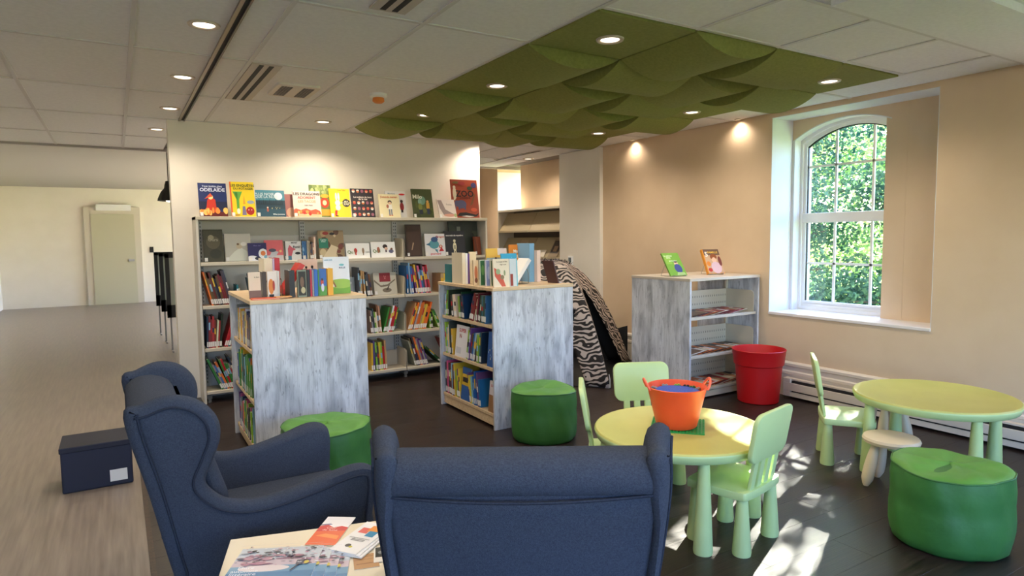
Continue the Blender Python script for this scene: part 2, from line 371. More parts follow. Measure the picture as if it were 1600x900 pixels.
# baseboards on right wall: moulded board with two ridges
def baseboard(name, x, y0, y1):
    pr = [(0, 0.0), (-0.018, 0.0), (-0.018, 0.20), (-0.026, 0.205), (-0.026, 0.225), (-0.016, 0.235), (-0.016, 0.27), (-0.028, 0.28), (-0.028, 0.30), (-0.01, 0.315), (0, 0.315)]
    m = MB(); n = len(pr)
    m.add([(x + a, y0, z) for a, z in pr] + [(x + a, y1, z) for a, z in pr], [tuple(range(n)), tuple(range(2 * n - 1, n - 1, -1))] + [(i, i + n, (i + 1) % n + n, (i + 1) % n) for i in range(n)])
    struct(m.build(name, M['trim']))
baseboard('baseboard_right', XR, YR, 6.27); baseboard('baseboard_pilaster', XR - 0.05, 6.27, 7.12)
# electric baseboard heater
ht = thing('baseboard_heater', 'long off-white electric baseboard heater along the wall under the window', 'heater', (XR - 0.03, 0, 0))
MB().box(-0.065, 0, 0.9, 3.62, 0.02, 0.045).box(-0.065, -0.055, 0.9, 3.62, 0.045, 0.06).box(-0.012, 0, 0.9, 3.62, 0.045, 0.175).box(-0.05, 0, 0.9, 3.62, 0.165, 0.178).build('housing', M['trim'], ht)
MB().box(-0.07, -0.062, 0.9, 3.62, 0.072, 0.142).build('front_cover', M['trim'], ht, bevel=0.003)
MB().box(-0.068, 0, 3.55, 3.625, 0.018, 0.18).build('end_cap', M['trim'], ht, bevel=0.004)
MB().box(-0.055, -0.012, 0.92, 3.54, 0.05, 0.16).build('heating_fins', M['dark_slot'], ht)
# thermostat on the pilaster
th_ = thing('thermostat', 'small white wall thermostat with grey screen above the zebra tent', 'thermostat', (XR - 0.05, 6.86, 1.09))
MB().box(-0.025, 0, -0.045, 0.045, 0, 0.12).build('body', M['white'], th_, bevel=0.006)
MB().box(-0.027, -0.0245, -0.028, 0.028, 0.045, 0.10).build('screen', mat((112, 122, 128), 0.2), th_)

# ---------------------------------------------------------------- ceiling
ceil = struct(MB().box(XL, 5.9, YR - .2, 8.9, HC + 0.03, HC + 0.09).build('ceiling', mat((120, 114, 108), 0.9)), 'suspended tile ceiling')
struct(MB().box(XL, 6.3, 8.9, YF, 2.72, 2.8).box(XL, 6.3, 8.86, 8.9, HC - 0.02, 2.8).build('ceiling_corridor', mat((176, 170, 164), 0.9)))
XS = [XL, -1.79, -1.15, -0.51, 0.13, 0.555, 0.585, 0.76, 1.40, 2.04, 2.71, 3.38, 4.05, 4.72, XR]
YS = [YR, -1.62, -0.43, 0.75, 1.93, 3.12, 4.28, 5.47, 6.64, 7.85, 8.9]
GX0, GX1, GY0, GY1 = 2.04, 4.72, 2.50, 6.25
_tm = {}
def ctile(x0, x1, y0, y1):
    g = 0.012; k = (round(x1 - x0, 3), round(y1 - y0, 3))
    if k not in _tm: _tm[k] = MB().box(g, x1 - x0 - g, g, y1 - y0 - g, 0.006, 0.03).mesh('ceiling_tile', M['tile'])
    link('ceiling_tile', _tm[k], ceil, (x0, y0, HC))
def bar(x0, x1, y0, y1): MB().box(x0, x1, y0, y1, HC, HC + 0.025).build('grid_bar', M['grid'], ceil)
for i in range(len(XS) - 1):
    x0, x1 = XS[i], XS[i + 1]
    if abs(x0 - 0.555) < 0.001: continue
    for j in range(len(YS) - 1):
        y0, y1 = YS[j], YS[j + 1]
        if GX0 - 0.01 <= x0 < GX1 - 0.01:
            if y1 <= 1.94: ctile(x0, x1, y0, y1)
            elif y0 < GY0 and y1 > 1.94 and y0 < 2: ctile(x0, x1, 1.93, GY0 - 0.01)
            elif y0 >= 6.6: ctile(x0, x1, y0, y1)
            elif abs(y0 - 5.47) < 0.01: ctile(x0, x1, GY1 + 0.01, 6.64)
        elif x0 >= GX1 - 0.01 and y0 < 7: ctile(x0, x1, y0, y1)
        else: ctile(x0, x1, y0, y1)
for x in XS[1:-1]:
    if abs(x - 0.57) < 0.02: continue
    if GX0 + 0.1 < x < GX1 - 0.1: bar(x - 0.0125, x + 0.0125, YR, GY0); bar(x - 0.0125, x + 0.0125, GY1, 8.9)
    else: bar(x - 0.0125, x + 0.0125, YR, 8.9)
for y in YS[1:-1]:
    for i in range(len(XS) - 1):
        x0, x1 = XS[i], XS[i + 1]
        if x1 - x0 < 0.05 or (GX0 - 0.01 <= x0 < GX1 - 0.01 and GY0 - 0.05 < y < GY1): continue
        bar(x0 + 0.0125, x1 - 0.0125, y - 0.0125, y + 0.0125)
for x0, x1 in zip(XS[9:13], XS[10:14]): bar(x0 + .0125, x1 - .0125, GY0 - 0.03, GY0 - 0.005); bar(x0 + .0125, x1 - .0125, GY1 + 0.005, GY1 + 0.03)
# dark recessed track between the two tile fields, with light rails
tr = thing('ceiling_track', 'dark curtain track slot running along the ceiling past the downlights', 'track', (0.57, 0, HC))
MB().box(-0.012, 0.012, YR, YB, 0.004, 0.02).build('slot', M['dark_slot'], tr)
MB().box(-0.03, -0.012, YR, YB, -0.008, 0.02).build('rail', mat((150, 138, 120), 0.35, 0.6), tr); MB().box(0.012, 0.022, YR, YB, -0.006, 0.02).build('rail', mat((98, 88, 78), 0.4), tr)
# dropped beam near the right front
struct(MB().box(2.9, XR, 1.45, 1.86, HC - 0.035, HC + 0.03).build('ceiling_beam', M['tile']))
# green sculpted acoustic tiles
gt = thing('acoustic_ceiling', 'field of sculpted green acoustic tiles set into the ceiling', 'ceiling panels', (GX0, GY0, HC))
PX, PY = (GX1 - GX0) / 4, (GY1 - GY0) / 6; SAG = 0.09
def green_mesh(kind):
    m = MB(); g = 0.006; a0, a1, b0, b1 = g, PX - g, g, PY - g
    if kind == 'flat': return m.box(a0, a1, b0, b1, -0.008, 0.03).mesh('green_tile', M['green_tile'], bevel=0.004)
    K = 14
    prof = [(k / K, -0.008 - SAG * math.sin(PI * k / K) ** 0.8) for k in range(K + 1)]
    poly = prof + [(1, 0.02), (0, 0.02)]
    if kind == 'P':
        m.prism([(a0 + (a1 - a0) * u, z) for u, z in poly], b0, b1, 'y')
    else: m.prism([(b0 + (b1 - b0) * u, z) for u, z in poly], a0, a1, 'x')
    return m.mesh('green_tile', M['green_tile'], smooth=True)
gm = {k: green_mesh(k) for k in ('flat', 'P', 'Q')}
for i in range(4):
    for j in range(6):
        k = 'flat' if i in (0, 3) and j in (0, 2, 4) else ('P' if (i + j) % 2 else 'Q')
        link('green_tile', gm[k], gt, (i * PX, j * PY, 0))
# recessed downlights
def ring_mesh(): return MB().lathe([(0.052, 0.004), (0.052, -0.004), (0.062, -0.010), (0.074, -0.008), (0.078, 0.0), (0.078, 0.006)], 28, caps=False).mesh('trim_ring', mat((206, 190, 172), 0.35), smooth=True)
dl_ring = ring_mesh()
dl_lens = MB().lathe([(0.0005, -0.001), (0.053, -0.001), (0.053, 0.003), (0.0005, 0.003)], 28).mesh('lens', M['lens'])
def downlight(x, y, label, z=HC, k=1.0, sc=1.0):
    t = thing('downlight', label, 'ceiling light', (x, y, z), 0, 'recessed ceiling downlights')
    for q in (link('trim_ring', dl_ring, t), link('lens', dl_lens, t)): q.scale = (sc, sc, 1)
    d = bpy.data.lights.new('downlight_lamp', 'SPOT'); d.energy = LAMP_W * k; d.color = LAMP_COLOR; d.spot_size = math.radians(150); d.spot_blend = 0.8; d.shadow_soft_size = 0.05
    o = bpy.data.objects.new('downlight_lamp', d); COL.objects.link(o); o.parent = t; o.location = (0, 0, -0.02)
zt = HC + 0.006; zg = HC - 0.008
for x, y, l in ((0.44, 3.69, 'nearest recessed downlight left of the dark ceiling track'), (0.44, 4.91, 'second recessed downlight left of the dark ceiling track'),
                (0.44, 6.10, 'third recessed downlight left of the track, before the partition wall corner'), (0.40, 7.28, 'farthest recessed downlight of the left row, beside the partition corner'),
                (1.71, 6.14, 'recessed downlight in white tile close to the wall bookcase'), (3.62, 6.50, 'recessed downlight by the right end of the partition wall'),
                (5.0, 9.0, 'small recessed downlight over the far magazine shelving')): downlight(x, y, l, zt, 1.35 if 1 < x < 4 else 1.0)
for x, y, l in ((2.385, 2.83, 'nearest downlight in a flat green tile, left column'), (2.385, 4.07, 'second downlight in the left column of green tiles'), (2.385, 5.32, 'third downlight in the left column of green tiles'),
                (4.40, 5.41, 'farthest downlight in the right column of green tiles'), (4.40, 4.11, 'middle downlight in the right column of green tiles'), (4.40, 2.82, 'nearest downlight in the right column of green tiles, by the window')): downlight(x, y, l, zg)
for x, y, l in ((5.125, 5.68, 'small wall-washing downlight hidden behind the far green tiles'), (5.125, 4.21, 'small wall-washing downlight hidden behind green tiles, nearer the window')): downlight(x, y, l, zt, 0.24, 0.4)
for x, y, l in ((0.44, 2.47, 'outside the picture, left row, nearest the visible ones'), (0.44, 1.25, 'outside the picture, left row, beside the camera'), (0.44, 0.0, 'outside the picture, left row, behind the camera'), (1.71, 2.2, 'outside the picture, above the foreground armchair'),
                (1.71, 0.2, 'outside the picture, right behind the camera'), (4.4, 0.4, 'outside the picture, by the nearer window niche'), (5.0, 7.7, 'above the slanted magazine shelving, hidden by the green tiles')): downlight(x, y, 'recessed downlight ' + l, zt)
for x, y, l in ((-1.4, 4.9, 'nearer'), (-1.4, 7.2, 'farther')): downlight(x, y, l + ' recessed downlight over the light corridor floor outside the picture', zt, 0.4)
# linear diffuser, cassette vent, smoke detector, second diffuser, far slot
ld = thing('slot_diffuser', 'white linear air diffuser with two black slots beside the square vent', 'air vent', (0.855, 4.88, HC))
MB().box(-0.08, 0.10, -0.58, 0.58, -0.004, 0.012).build('frame', mat((196, 186, 176), 0.5), ld)
for a in (-0.035, 0.025): MB().box(a, a + 0.028, -0.56, 0.56, -0.006, -0.003).build('slot', M['dark_slot'], ld)
ld2 = thing('slot_diffuser', 'white linear air diffuser cut by the top edge of the picture', 'air vent', (1.16, 2.45, HC))
MB().box(-0.08, 0.10, -0.58, 0.58, -0.004, 0.012).build('frame', mat((196, 186, 176), 0.5), ld2)
for a in (-0.035, 0.025): MB().box(a, a + 0.028, -0.56, 0.56, -0.006, -0.003).build('slot', M['dark_slot'], ld2)
cv = thing('ceiling_fan_vent', 'square white ceiling vent with two dark louvre strips', 'air vent', (1.17, 4.945, HC))
MB().prism(rrect(0.15, 0.20, 0.03), -0.012, 0.01, 'z').build('cover', mat((222, 212, 200), 0.45), cv, bevel=0.004)
for sx in (-0.115, 0.035):
    for sy in (-0.155, 0.005):
        for k in range(4): MB().box(sx + 0.02 * k, sx + 0.02 * k + 0.016, sy, sy + 0.15, -0.0145, -0.011).build('louvre', mat((84, 78, 76), 0.6), cv)
sm = thing('smoke_detector', 'round white smoke detector with an orange lower half', 'smoke detector', (1.76, 4.79, HC + 0.006))
MB().lathe([(0.065, 0.0), (0.065, -0.02), (0.055, -0.03), (0.03, -0.032)], 24).build('base', M['white'], sm, smooth=True)
MB().lathe([(0.042, -0.03), (0.045, -0.055), (0.03, -0.068), (0.005, -0.07)], 24).build('sensor_cap', mat((222, 130, 58), 0.5), sm, smooth=True)
fs = thing('slot_diffuser', 'thin dark slot diffuser in the ceiling beyond the green tiles', 'air vent', (4.66, 7.45, HC))
MB().box(-0.03, 0.03, -0.57, 0.57, -0.003, 0.012).build('frame', mat((196, 186, 176), 0.5), fs); MB().box(-0.016, 0.016, -0.55, 0.55, -0.005, -0.002).build('slot', M['dark_slot'], fs)

# ---------------------------------------------------------------- bookcases
LAM = M['laminate']
def shelf_unit(parent, x0, x1, y0, y1, z, th=0.03, axis='x', back=None, mat_=None, brack=0.19):
    """metal shelf tray with end brackets; open side is at low y (axis x) or low x (axis y)"""
    m = mat_ or M['metal_shelf']
    s = MB().box(x0, x1, y0, y1, z - th, z).build('shelf', m, parent, bevel=0.003, seg=1)
    return s
# wall bookcase: three bays against the partition
bc = thing('wall_bookcase', 'long low off-white metal bookcase of three bays against the partition wall', 'bookcase', (0, 0, 0))
BX = [0.63, 1.59, 2.56, 3.53]; BY0, BY1 = 6.32, YB - 0.002; BZ = [0.11, 0.50, 0.885, 1.275]; BTOP = 1.685
MB().box(BX[0] - 0.02, BX[0], BY0, BY1, 0.0, BTOP).build('end_panel', mat((214, 208, 196), 0.45), bc)
MB().box(BX[3], BX[3] + 0.02, BY0, BY1, 0.0, BTOP).build('end_panel', mat((214, 208, 196), 0.45), bc)
MB().box(BX[0] - 0.02, BX[3] + 0.02, BY0 - 0.01, BY1, BTOP - 0.03, BTOP).build('top_board', M['metal_shelf'], bc, bevel=0.003, seg=1)
MB().box(BX[0], BX[3], BY1 - 0.02, BY1 - 0.004, BTOP - 0.17, BTOP - 0.03).build('back_rail', mat((186, 182, 168), 0.5), bc)
for x in BX:
    xx = min(max(x, BX[0] + 0.03), BX[3] - 0.03)
    u = MB().box(xx - 0.025, xx + 0.025, BY1 - 0.05, BY1 - 0.012, 0.02, BTOP - 0.03).build('upright', mat((190, 190, 186), 0.45), bc)
    sl = MB()
    for k in range(44):
        z = 0.14 + k * 0.0345
        for dx in (-0.013, 0.007): sl.box(xx + dx, xx + dx + 0.006, BY1 - 0.0515, BY1 - 0.0495, z, z + 0.018)
    s_ = sl.build('slot_row', M['dark_slot'], u); s_['kind'] = 'stuff'
    MB().box(xx - 0.02, xx + 0.02, BY0 + 0.04, BY1 - 0.03, 0.035, 0.075).box(xx - 0.012, xx + 0.012, BY0 + 0.05, BY0 + 0.075, 0.012, 0.04).lathe([(0.018, 0.0), (0.018, 0.012)], 12, (xx, BY0 + 0.0625, 0)).build('foot', mat((120, 118, 112), 0.4), bc)
for b in range(3):
    for z in BZ:
        s = MB().box(BX[b] + 0.004, BX[b + 1] - 0.004, BY0 + 0.01, BY1 - 0.06, z - 0.03, z).build('shelf', M['metal_shelf'], bc, bevel=0.003, seg=1)
        for xx in (BX[b] + 0.005, BX[b + 1] - 0.008):
            if 0.64 < xx < 3.52: MB().prism([(BY0 + 0.02, z), (BY1 - 0.055, z), (BY1 - 0.055, z + 0.20), (BY0 + 0.05, z + 0.19), (BY0 + 0.02, z + 0.17)], xx, xx + 0.003, 'x').build('shelf_bracket', M['metal_shelf'], s)
    if b == 1: MB().box(BX[b] + .4, BX[b + 1] - 0.012, BY1 - 0.066, BY1 - 0.061, 0.111, 0.27).build('back_stop', M['metal_shelf'], bc)

def island(name, label, loc, rz, W2, L, H, levels, shelf_mat):
    """double-sided island; shelves open towards local -x and +x, end panels at local y=0 and y=L"""
    t = thing(name, label, 'bookcase', loc, rz); e = 0.022
    MB().box(0, W2, 0, e, 0, H - 0.025).build('end_panel', LAM, t, bevel=0.0015, seg=1)
    MB().box(0, W2, L - e, L, 0, H - 0.025).build('end_panel', LAM, t, bevel=0.0015, seg=1)
    MB().box(-0.004, W2 + 0.004, -0.004, L + 0.004, H - 0.025, H).build('top_board', shelf_mat, t, bevel=0.002, seg=1)
    MB().box(W2 / 2 - 0.008, W2 / 2 + 0.008, e, L - e, 0.10, H - 0.025).build('back_panel', mat((206, 204, 200), 0.5), t)
    MB().box(0.025, W2 - 0.025, e, L - e, 0.02, 0.085).build('kick_board', shelf_mat, t)
    for z in levels:
        for x0, x1 in ((0.018, W2 / 2 - 0.01), (W2 / 2 + 0.01, W2 - 0.018)):
            MB().box(x0, x1, e + 0.002, L - e - 0.002, z - 0.026, z).build('shelf', shelf_mat, t, bevel=0.002, seg=1)
    return t
ISL_A = (0.70, 4.29); ISL_B = (2.39, 4.18); IW, IL, IH = 0.745, 0.96, 1.09
LV = [0.115, 0.47, 0.80]
island('island_bookcase', 'whitewashed wood island bookcase between the armchair and the wall bookcase', (ISL_A[0], ISL_A[1], 0), math.radians(-0.5), IW, IL, IH, [0.09, 0.41, 0.75], M['shelf_wood'])
island('island_bookcase', 'whitewashed wood island bookcase standing in front of the zebra tent', (ISL_B[0], ISL_B[1], 0), 0, IW, IL, IH, LV, M['shelf_wood'])
# magazine island by the window: shelves open towards the camera (-y)
CX, CY, CW, CDp = 4.225, 3.95, 0.925, 0.74
mc = thing('magazine_bookcase', 'greyish wood bookcase with near-empty metal shelves beside the window', 'bookcase', (CX, CY, 0))
MB().box(0, 0.022, 0, CDp, 0, IH - 0.025).build('end_panel', LAM, mc, bevel=0.0015, seg=1)
MB().box(CW - 0.022, CW, 0, CDp, 0, IH - 0.025).build('end_panel', LAM, mc, bevel=0.0015, seg=1)
MB().box(-0.004, CW + 0.004, -0.004, CDp + 0.004, IH - 0.025, IH).build('top_board', mat((206, 194, 178), 0.5), mc, bevel=0.002, seg=1)
MB().box(0.022, CW - 0.022, CDp / 2 - 0.01, CDp / 2 + 0.01, 0.02, 0.10).build('kick_board', M['metal_shelf'], mc)
MB().box(0.022, CW - 0.022, 0.02, CDp - 0.02, 0.015, 0.07).build('base_plinth', M['metal_shelf'], mc)
for xx in (0.03, CW - 0.06):
    u = MB().box(xx, xx + 0.03, CDp / 2 - 0.03, CDp / 2 - 0.012, 0.07, IH - 0.03).build('upright', M['metal_shelf'], mc)
CL = [0.10, 0.40, 0.745]
for z in CL:
    s = MB().box(0.03, CW - 0.03, 0.012, CDp / 2 - 0.012, z - 0.026, z).build('shelf', M['metal_shelf'], mc, bevel=0.003, seg=1)
    MB().box(0.05, CW - 0.06, CDp / 2 - 0.036, CDp / 2 - 0.031, z, z + 0.20).build('back_stop', M['metal_shelf'], s)
    h = MB()
    for k in range(26):
        for zz in (0.06, 0.13): h.box(0.09 + k * 0.03, 0.10 + k * 0.03, CDp / 2 - 0.0368, CDp / 2 - 0.0358, z + zz, z + zz + 0.018)
    q = h.build('hole_row', mat((150, 144, 130), 0.6), s); q['kind'] = 'stuff'
    MB().prism([(0.012, z), (CDp / 2 - 0.03, z), (CDp / 2 - 0.03, z + 0.20), (0.045, z + 0.20), (0.018, z + 0.185), (0.012, z + 0.16)], CW - 0.066, CW - 0.062, 'x').build('shelf_bracket', M['metal_shelf'], s)
    MB().prism([(0.012, z), (CDp / 2 - 0.03, z), (CDp / 2 - 0.03, z + 0.20), (0.045, z + 0.20), (0.018, z + 0.185), (0.012, z + 0.16)], 0.032, 0.036, 'x').build('shelf_bracket', M['metal_shelf'], s)

# far magazine shelving beyond the pilaster: slanted display shelves facing -x
fm = thing('magazine_shelving', 'tall beige shelving with slanted magazine displays beyond the wall pilaster', 'shelving', (5.20, 7.14, 0))
FL = 1.76
for y0 in (0.0, FL - 0.02): MB().box(0, 0.30, y0, y0 + 0.02, 0, 1.86).build('end_panel', mat((190, 180, 164), 0.5), fm)
MB().box(-0.005, 0.31, -0.004, FL + 0.004, 1.86, 1.89).build('top_board', M['metal_shelf'], fm)
MB().box(0.28, 0.30, 0.02, FL - 0.02, 0, 1.86).build('back_panel', mat((92, 82, 70), 0.7), fm)
for k, z in enumerate((0.41, 0.79, 1.17, 1.55)):
    for y0, y1 in ((0.022, FL / 2 - 0.006), (FL / 2 + 0.006, FL - 0.022)):
        m = MB().add([(0.0, y0, z), (0.0, y1, z), (0.17, y1, z + 0.29), (0.17, y0, z + 0.29), (0.012, y0, z), (0.012, y1, z), (0.18, y1, z + 0.285), (0.18, y0, z + 0.285)],
                     [(0, 1, 2, 3), (4, 7, 6, 5), (0, 4, 5, 1), (1, 5, 6, 2), (2, 6, 7, 3), (3, 7, 4, 0)])
        s = m.build('slanted_shelf', mat((176, 160, 128), 0.5), fm)
        MB().box(-0.02, 0.0, y0, y1, z - 0.012, z + 0.012).build('shelf_lip', mat((190, 176, 146), 0.5), s)
def slant_card(name, label, cat, yy, w_, h_, col, dark=None):
    z = 1.17
    t = thing(name, label, cat, (5.20 - 0.004, yy, z + 0.014)); n = Vector((0.19, 0, 0.31)).normalized()
    o = MB().box(-0.003, 0, 0, w_, 0, h_).build('cover', mat(col, 0.5), t)
    if dark: MB().box(-0.0042, -0.003, w_ * .08, w_ * .92, h_ * .2, h_ * .9).build('printed_picture', mat(dark, 0.5), t); MB().box(-0.005, -0.0042, w_ * .3, w_ * .7, h_ * .3, h_ * .6).build('printed_figure', mat((150, 120, 96), 0.5), t)
    t.rotation_euler = (0, math.atan2(0.17, 0.29), 0)
slant_card('magazine', 'dark brown-covered magazine on the slanted far shelving', 'magazine', 7.30, 0.22, 0.29, (150, 132, 108), (62, 54, 52))
slant_card('shelf_label', 'small cream title card on the slanted far shelving', 'label', 7.62, 0.2, 0.11, (222, 212, 194))
slant_card('magazine', 'pale beige magazine at the left of the slanted far shelving', 'magazine', 8.2, 0.21, 0.28, (190, 172, 140))
po = thing('wall_poster', 'pale blue-grey poster on the far wall beside the bookcase end', 'poster', (4.98, 10.69, 1.38)); MB().box(0, 0.36, -0.008, 0, 0, 0.62).build('sheet', mat((196, 200, 208), 0.5), po); MB().box(0.04, 0.32, -0.010, -0.008, 0.3, 0.58).build('printed_block', mat((150, 156, 170), 0.5), po)

# ---------------------------------------------------------------- books
ORD = ['first', 'second', 'third', 'fourth', 'fifth', 'sixth', 'seventh', 'eighth', 'ninth', 'tenth', 'eleventh', 'twelfth', 'thirteenth', 'fourteenth', 'fifteenth', 'sixteenth', 'seventeenth', 'eighteenth', 'nineteenth', 'twentieth'] + ['twenty-' + q for q in ('first', 'second', 'third', 'fourth', 'fifth', 'sixth', 'seventh', 'eighth', 'ninth')] + ['thirtieth', 'thirty-first', 'thirty-second', 'thirty-third', 'thirty-fourth']
PAL = {'red': (186, 36, 40), 'dark red': (122, 28, 34), 'orange': (226, 116, 44), 'yellow': (232, 190, 58), 'cream': (232, 220, 192), 'white': (236, 234, 230),
       'black': (30, 29, 32), 'charcoal': (62, 62, 68), 'navy': (30, 42, 82), 'blue': (44, 98, 168), 'light blue': (138, 184, 214), 'teal': (36, 116, 122),
       'green': (64, 134, 62), 'dark green': (36, 72, 50), 'lime green': (142, 184, 62), 'brown': (112, 76, 50), 'tan': (186, 152, 108), 'purple': (98, 66, 132), 'pink': (214, 84, 132), 'grey': (150, 150, 150)}
def book_meshes(w_, h_, t_, rgb, rough=0.4, hard=True):
    b = 0.0022 if hard else 0.0008
    cv_ = MB().box(0, w_, 0, b, 0, h_).box(0, w_, t_ - b, t_, 0, h_).box(0, b, b, t_ - b, 0, h_).mesh('book_cover', mat(rgb, rough))
    return cv_
def book(label, mw, w_, h_, t_, rgb, group=None, sticker=True, name='book'):
    """local x: spine -> fore-edge, y: front cover (0) -> back cover (t), z: up"""
    o = link(name, book_meshes(w_, h_, t_, rgb)); tag(o, label, 'book', group); o.matrix_world = mw
    MB().box(0.0024, w_ - 0.004, 0.0023, t_ - 0.0023, 0.003, h_ - 0.003).build('page_block', M['pages'], o)
    if sticker and t_ > 0.006: MB().box(-0.0008, 0, 0.001, t_ - 0.001, 0.012, 0.012 + min(0.045, h_ * 0.2)).build('spine_label', M['sticker'], o)
    return o
def shelf_row(origin, S, D, seq, phrase, group, lim=9.0):
    """seq: (thickness, height, width, colour name, lean degrees, gap before)"""
    S, D = Vector(S), Vector(D); Z = Vector((0, 0, 1)); s = 0.0; prev = 0.0; prevh = 9.0
    for i, (t_, h_, w_, cn, lean, gap) in enumerate(seq):
        a = math.radians(lean)
        s += max(gap, min(h_, prevh) * math.cos(a) * (math.tan(math.radians(prev)) - math.tan(a)) + 0.001) if lean != prev or gap else 0.0006
        if s + t_ / math.cos(a) + max(0, h_ * math.sin(a)) > lim: break
        Zv = Z * math.cos(a) + S * math.sin(a); Sv = S * math.cos(a) - Z * math.sin(a)
        step = t_ / math.cos(a)
        # right side origin: local y=0 is at right face (thickness extends to -S)
        if lean > 0: base = Vector(origin) + S * (s + step) + Z * 0.0005; org = base
        else: base = Vector(origin) + S * s + Z * 0.0005; org = base + Sv * t_
        r = random.Random(i * 7 + int(h_ * 1000)); jit = r.uniform(0, 0.012)
        mw = basis(Sv, D, Zv, org + D * jit)
        rgb = tuple(max(8, min(248, c + r.randint(-12, 12))) for c in PAL[cn])
        bo = book('%s book, %s from left, %s' % (cn, ORD[i], phrase), mw, w_, h_, t_, rgb, group)
        if t_ > 0.011 and r.random() < 0.75:     # printed band on the spine
            c2 = PAL[r.choice(['white', 'cream', 'yellow', 'navy', 'red', 'light blue', 'black'])]; z0 = h_ * r.uniform(0.4, 0.6)
            MB().box(-0.0007, 0, 0.0015, t_ - 0.0015, z0, z0 + h_ * r.uniform(0.15, 0.3)).build('spine_print', mat(c2, 0.5), bo)
        s += step; prev = lean; prevh = h_
    return s
def gen(seed, blocks, cols, hr=(0.22, 0.30), wr=(0.19, 0.24), tr=(0.009, 0.017)):
    r = random.Random(seed); out = []
    for n, lean, gap in blocks:
        for k in range(n):
            out.append((r.uniform(*tr), r.uniform(*hr), r.uniform(*wr), r.choice(cols), lean, gap if k == 0 else 0.0))
    return out
ALLC = list(PAL)
# wall bookcase rows (z index 2,1,0 = third, fourth, bottom shelf)
HB = (0.24, 0.325)
rows = [
 (0, 2, gen(1, [(11, -13, 0.07)], ['black', 'charcoal', 'red', 'navy', 'orange', 'dark green', 'brown', 'dark red'], HB, tr=(0.011, 0.019)) + gen(2, [(2, 0, .03)], ['teal', 'cream', 'red'], (.14, .18)) + gen(101, [(5, -9, .12)], ALLC)),
 (0, 1, gen(3, [(5, 2, 0.01)], ['teal', 'red', 'blue', 'dark red', 'navy'], HB, tr=(0.012, 0.02)) + gen(4, [(3, 5, 0.0), (6, 17, 0.02)], ['light blue', 'cream', 'red', 'orange', 'black', 'teal'], HB, tr=(0.012, 0.02)) + gen(5, [(5, -6, .1)], ALLC)),
 (0, 0, gen(6, [(4, -22, 0.11), (8, -18, 0)], ['navy', 'orange', 'red', 'blue', 'green', 'grey', 'red', 'dark green'], HB, tr=(0.012, 0.02)) + gen(7, [(4, 0, .2)], ALLC)),
 (1, 2, gen(8, [(3, 0, 0.46), (1, -4, 0.02), (3, -8, 0)], ['brown', 'orange', 'charcoal', 'tan', 'grey', 'charcoal'], (.2, .30), tr=(0.014, 0.024))),
 (1, 1, gen(9, [(7, -5, 0.585)], ['charcoal', 'cream', 'tan', 'purple', 'grey', 'lime green', 'brown'], (.2, .30), tr=(0.012, 0.02)) + gen(10, [(7, 15, 0.008)], ['navy', 'green', 'red', 'white', 'cream', 'black', 'dark red'], (.25, .29), tr=(0.012, 0.018))),
 (1, 0, gen(11, [(2, 0, 0.58), (6, -3, 0.0)], ['lime green', 'red', 'dark red', 'yellow', 'tan', 'charcoal', 'purple'], HB, tr=(0.014, 0.022))),
 (2, 2, gen(12, [(1, 0, .02), (2, -4, .02), (9, -9, 0.01)], ['charcoal', 'navy', 'blue', 'purple', 'red', 'yellow', 'pink', 'light blue', 'dark red'], HB, tr=(0.013, 0.022)) + gen(13, [(3, 0, .12)], ['tan', 'cream', 'yellow'], (.16, .22), tr=(.03, .045))),
 (2, 1, gen(14, [(3, 19, 0.01), (7, 17, 0)], ['navy', 'orange', 'orange', 'tan', 'grey', 'white', 'blue', 'yellow', 'lime green'], HB, tr=(0.014, 0.024)) + gen(15, [(2, 0, 0.0), (3, -24, 0.02)], ['lime green', 'green', 'black'], (.16, .22))),
 (2, 0, gen(16, [(9, -16, 0.09)], ['charcoal', 'tan', 'orange', 'brown', 'purple', 'navy', 'cream', 'grey'], HB, tr=(0.012, 0.02)) + gen(17, [(2, -46, .14)], ['charcoal', 'dark green'], tr=(.012, .013)) + gen(18, [(4, -24, .10)], ['red', 'red', 'dark green', 'dark red'], (.27, .3), tr=(.018, .024))),
]
SN = {3: 'second shelf', 2: 'third shelf', 1: 'fourth shelf', 0: 'bottom shelf'}; BN = ['left bay', 'middle bay', 'right bay']
for b, z, seq in rows:
    lim = BX[b + 1] - BX[b] - 0.02
    shelf_row((BX[b] + 0.014, BY0 + 0.03, BZ[z]), (1, 0, 0), (0, 1, 0), seq, '%s, %s of wall bookcase' % (SN[z], BN[b]), 'books on %s, %s of wall bookcase' % (SN[z], BN[b]), lim)
# island A left side (open towards -x): left = far end
for k, (z, seq) in enumerate(((0.75, gen(21, [(11, 3, 0.16), (4, 0, 0), (16, 2, 0.02)], ['white', 'light blue', 'tan', 'yellow', 'navy', 'red', 'pink', 'cream', 'grey'], hr=(.2, .255), tr=(.012, .024))),
                              (0.41, gen(22, [(5, -2, 0.1), (4, 0, 0), (20, 2, 0)], ['blue', 'green', 'lime green', 'light blue', 'orange', 'dark green', 'teal', 'cream', 'charcoal', 'yellow'], hr=(.22, .29), tr=(.012, .026))),
                              (0.09, gen(23, [(6, 0, 0.10), (3, 0, 0), (16, 0, 0)], ['charcoal', 'purple', 'white', 'light blue', 'navy', 'teal', 'pink', 'pink', 'lime green'], hr=(.2, .26), tr=(.014, .028))))):
    tot = 0; q = []
    for it in seq:
        tot += it[0] * 1.02 + it[5]
        if tot > 0.84: break
        q.append(it)
    shelf_row((ISL_A[0] + 0.022, ISL_A[1] + IL - 0.03, z), (0, -1, 0), (1, 0, 0), q, '%s shelf of island by armchair' % ['upper', 'middle', 'lower'][k], 'books on the %s shelf of the island by the armchair' % ['upper', 'middle', 'lower'][k])
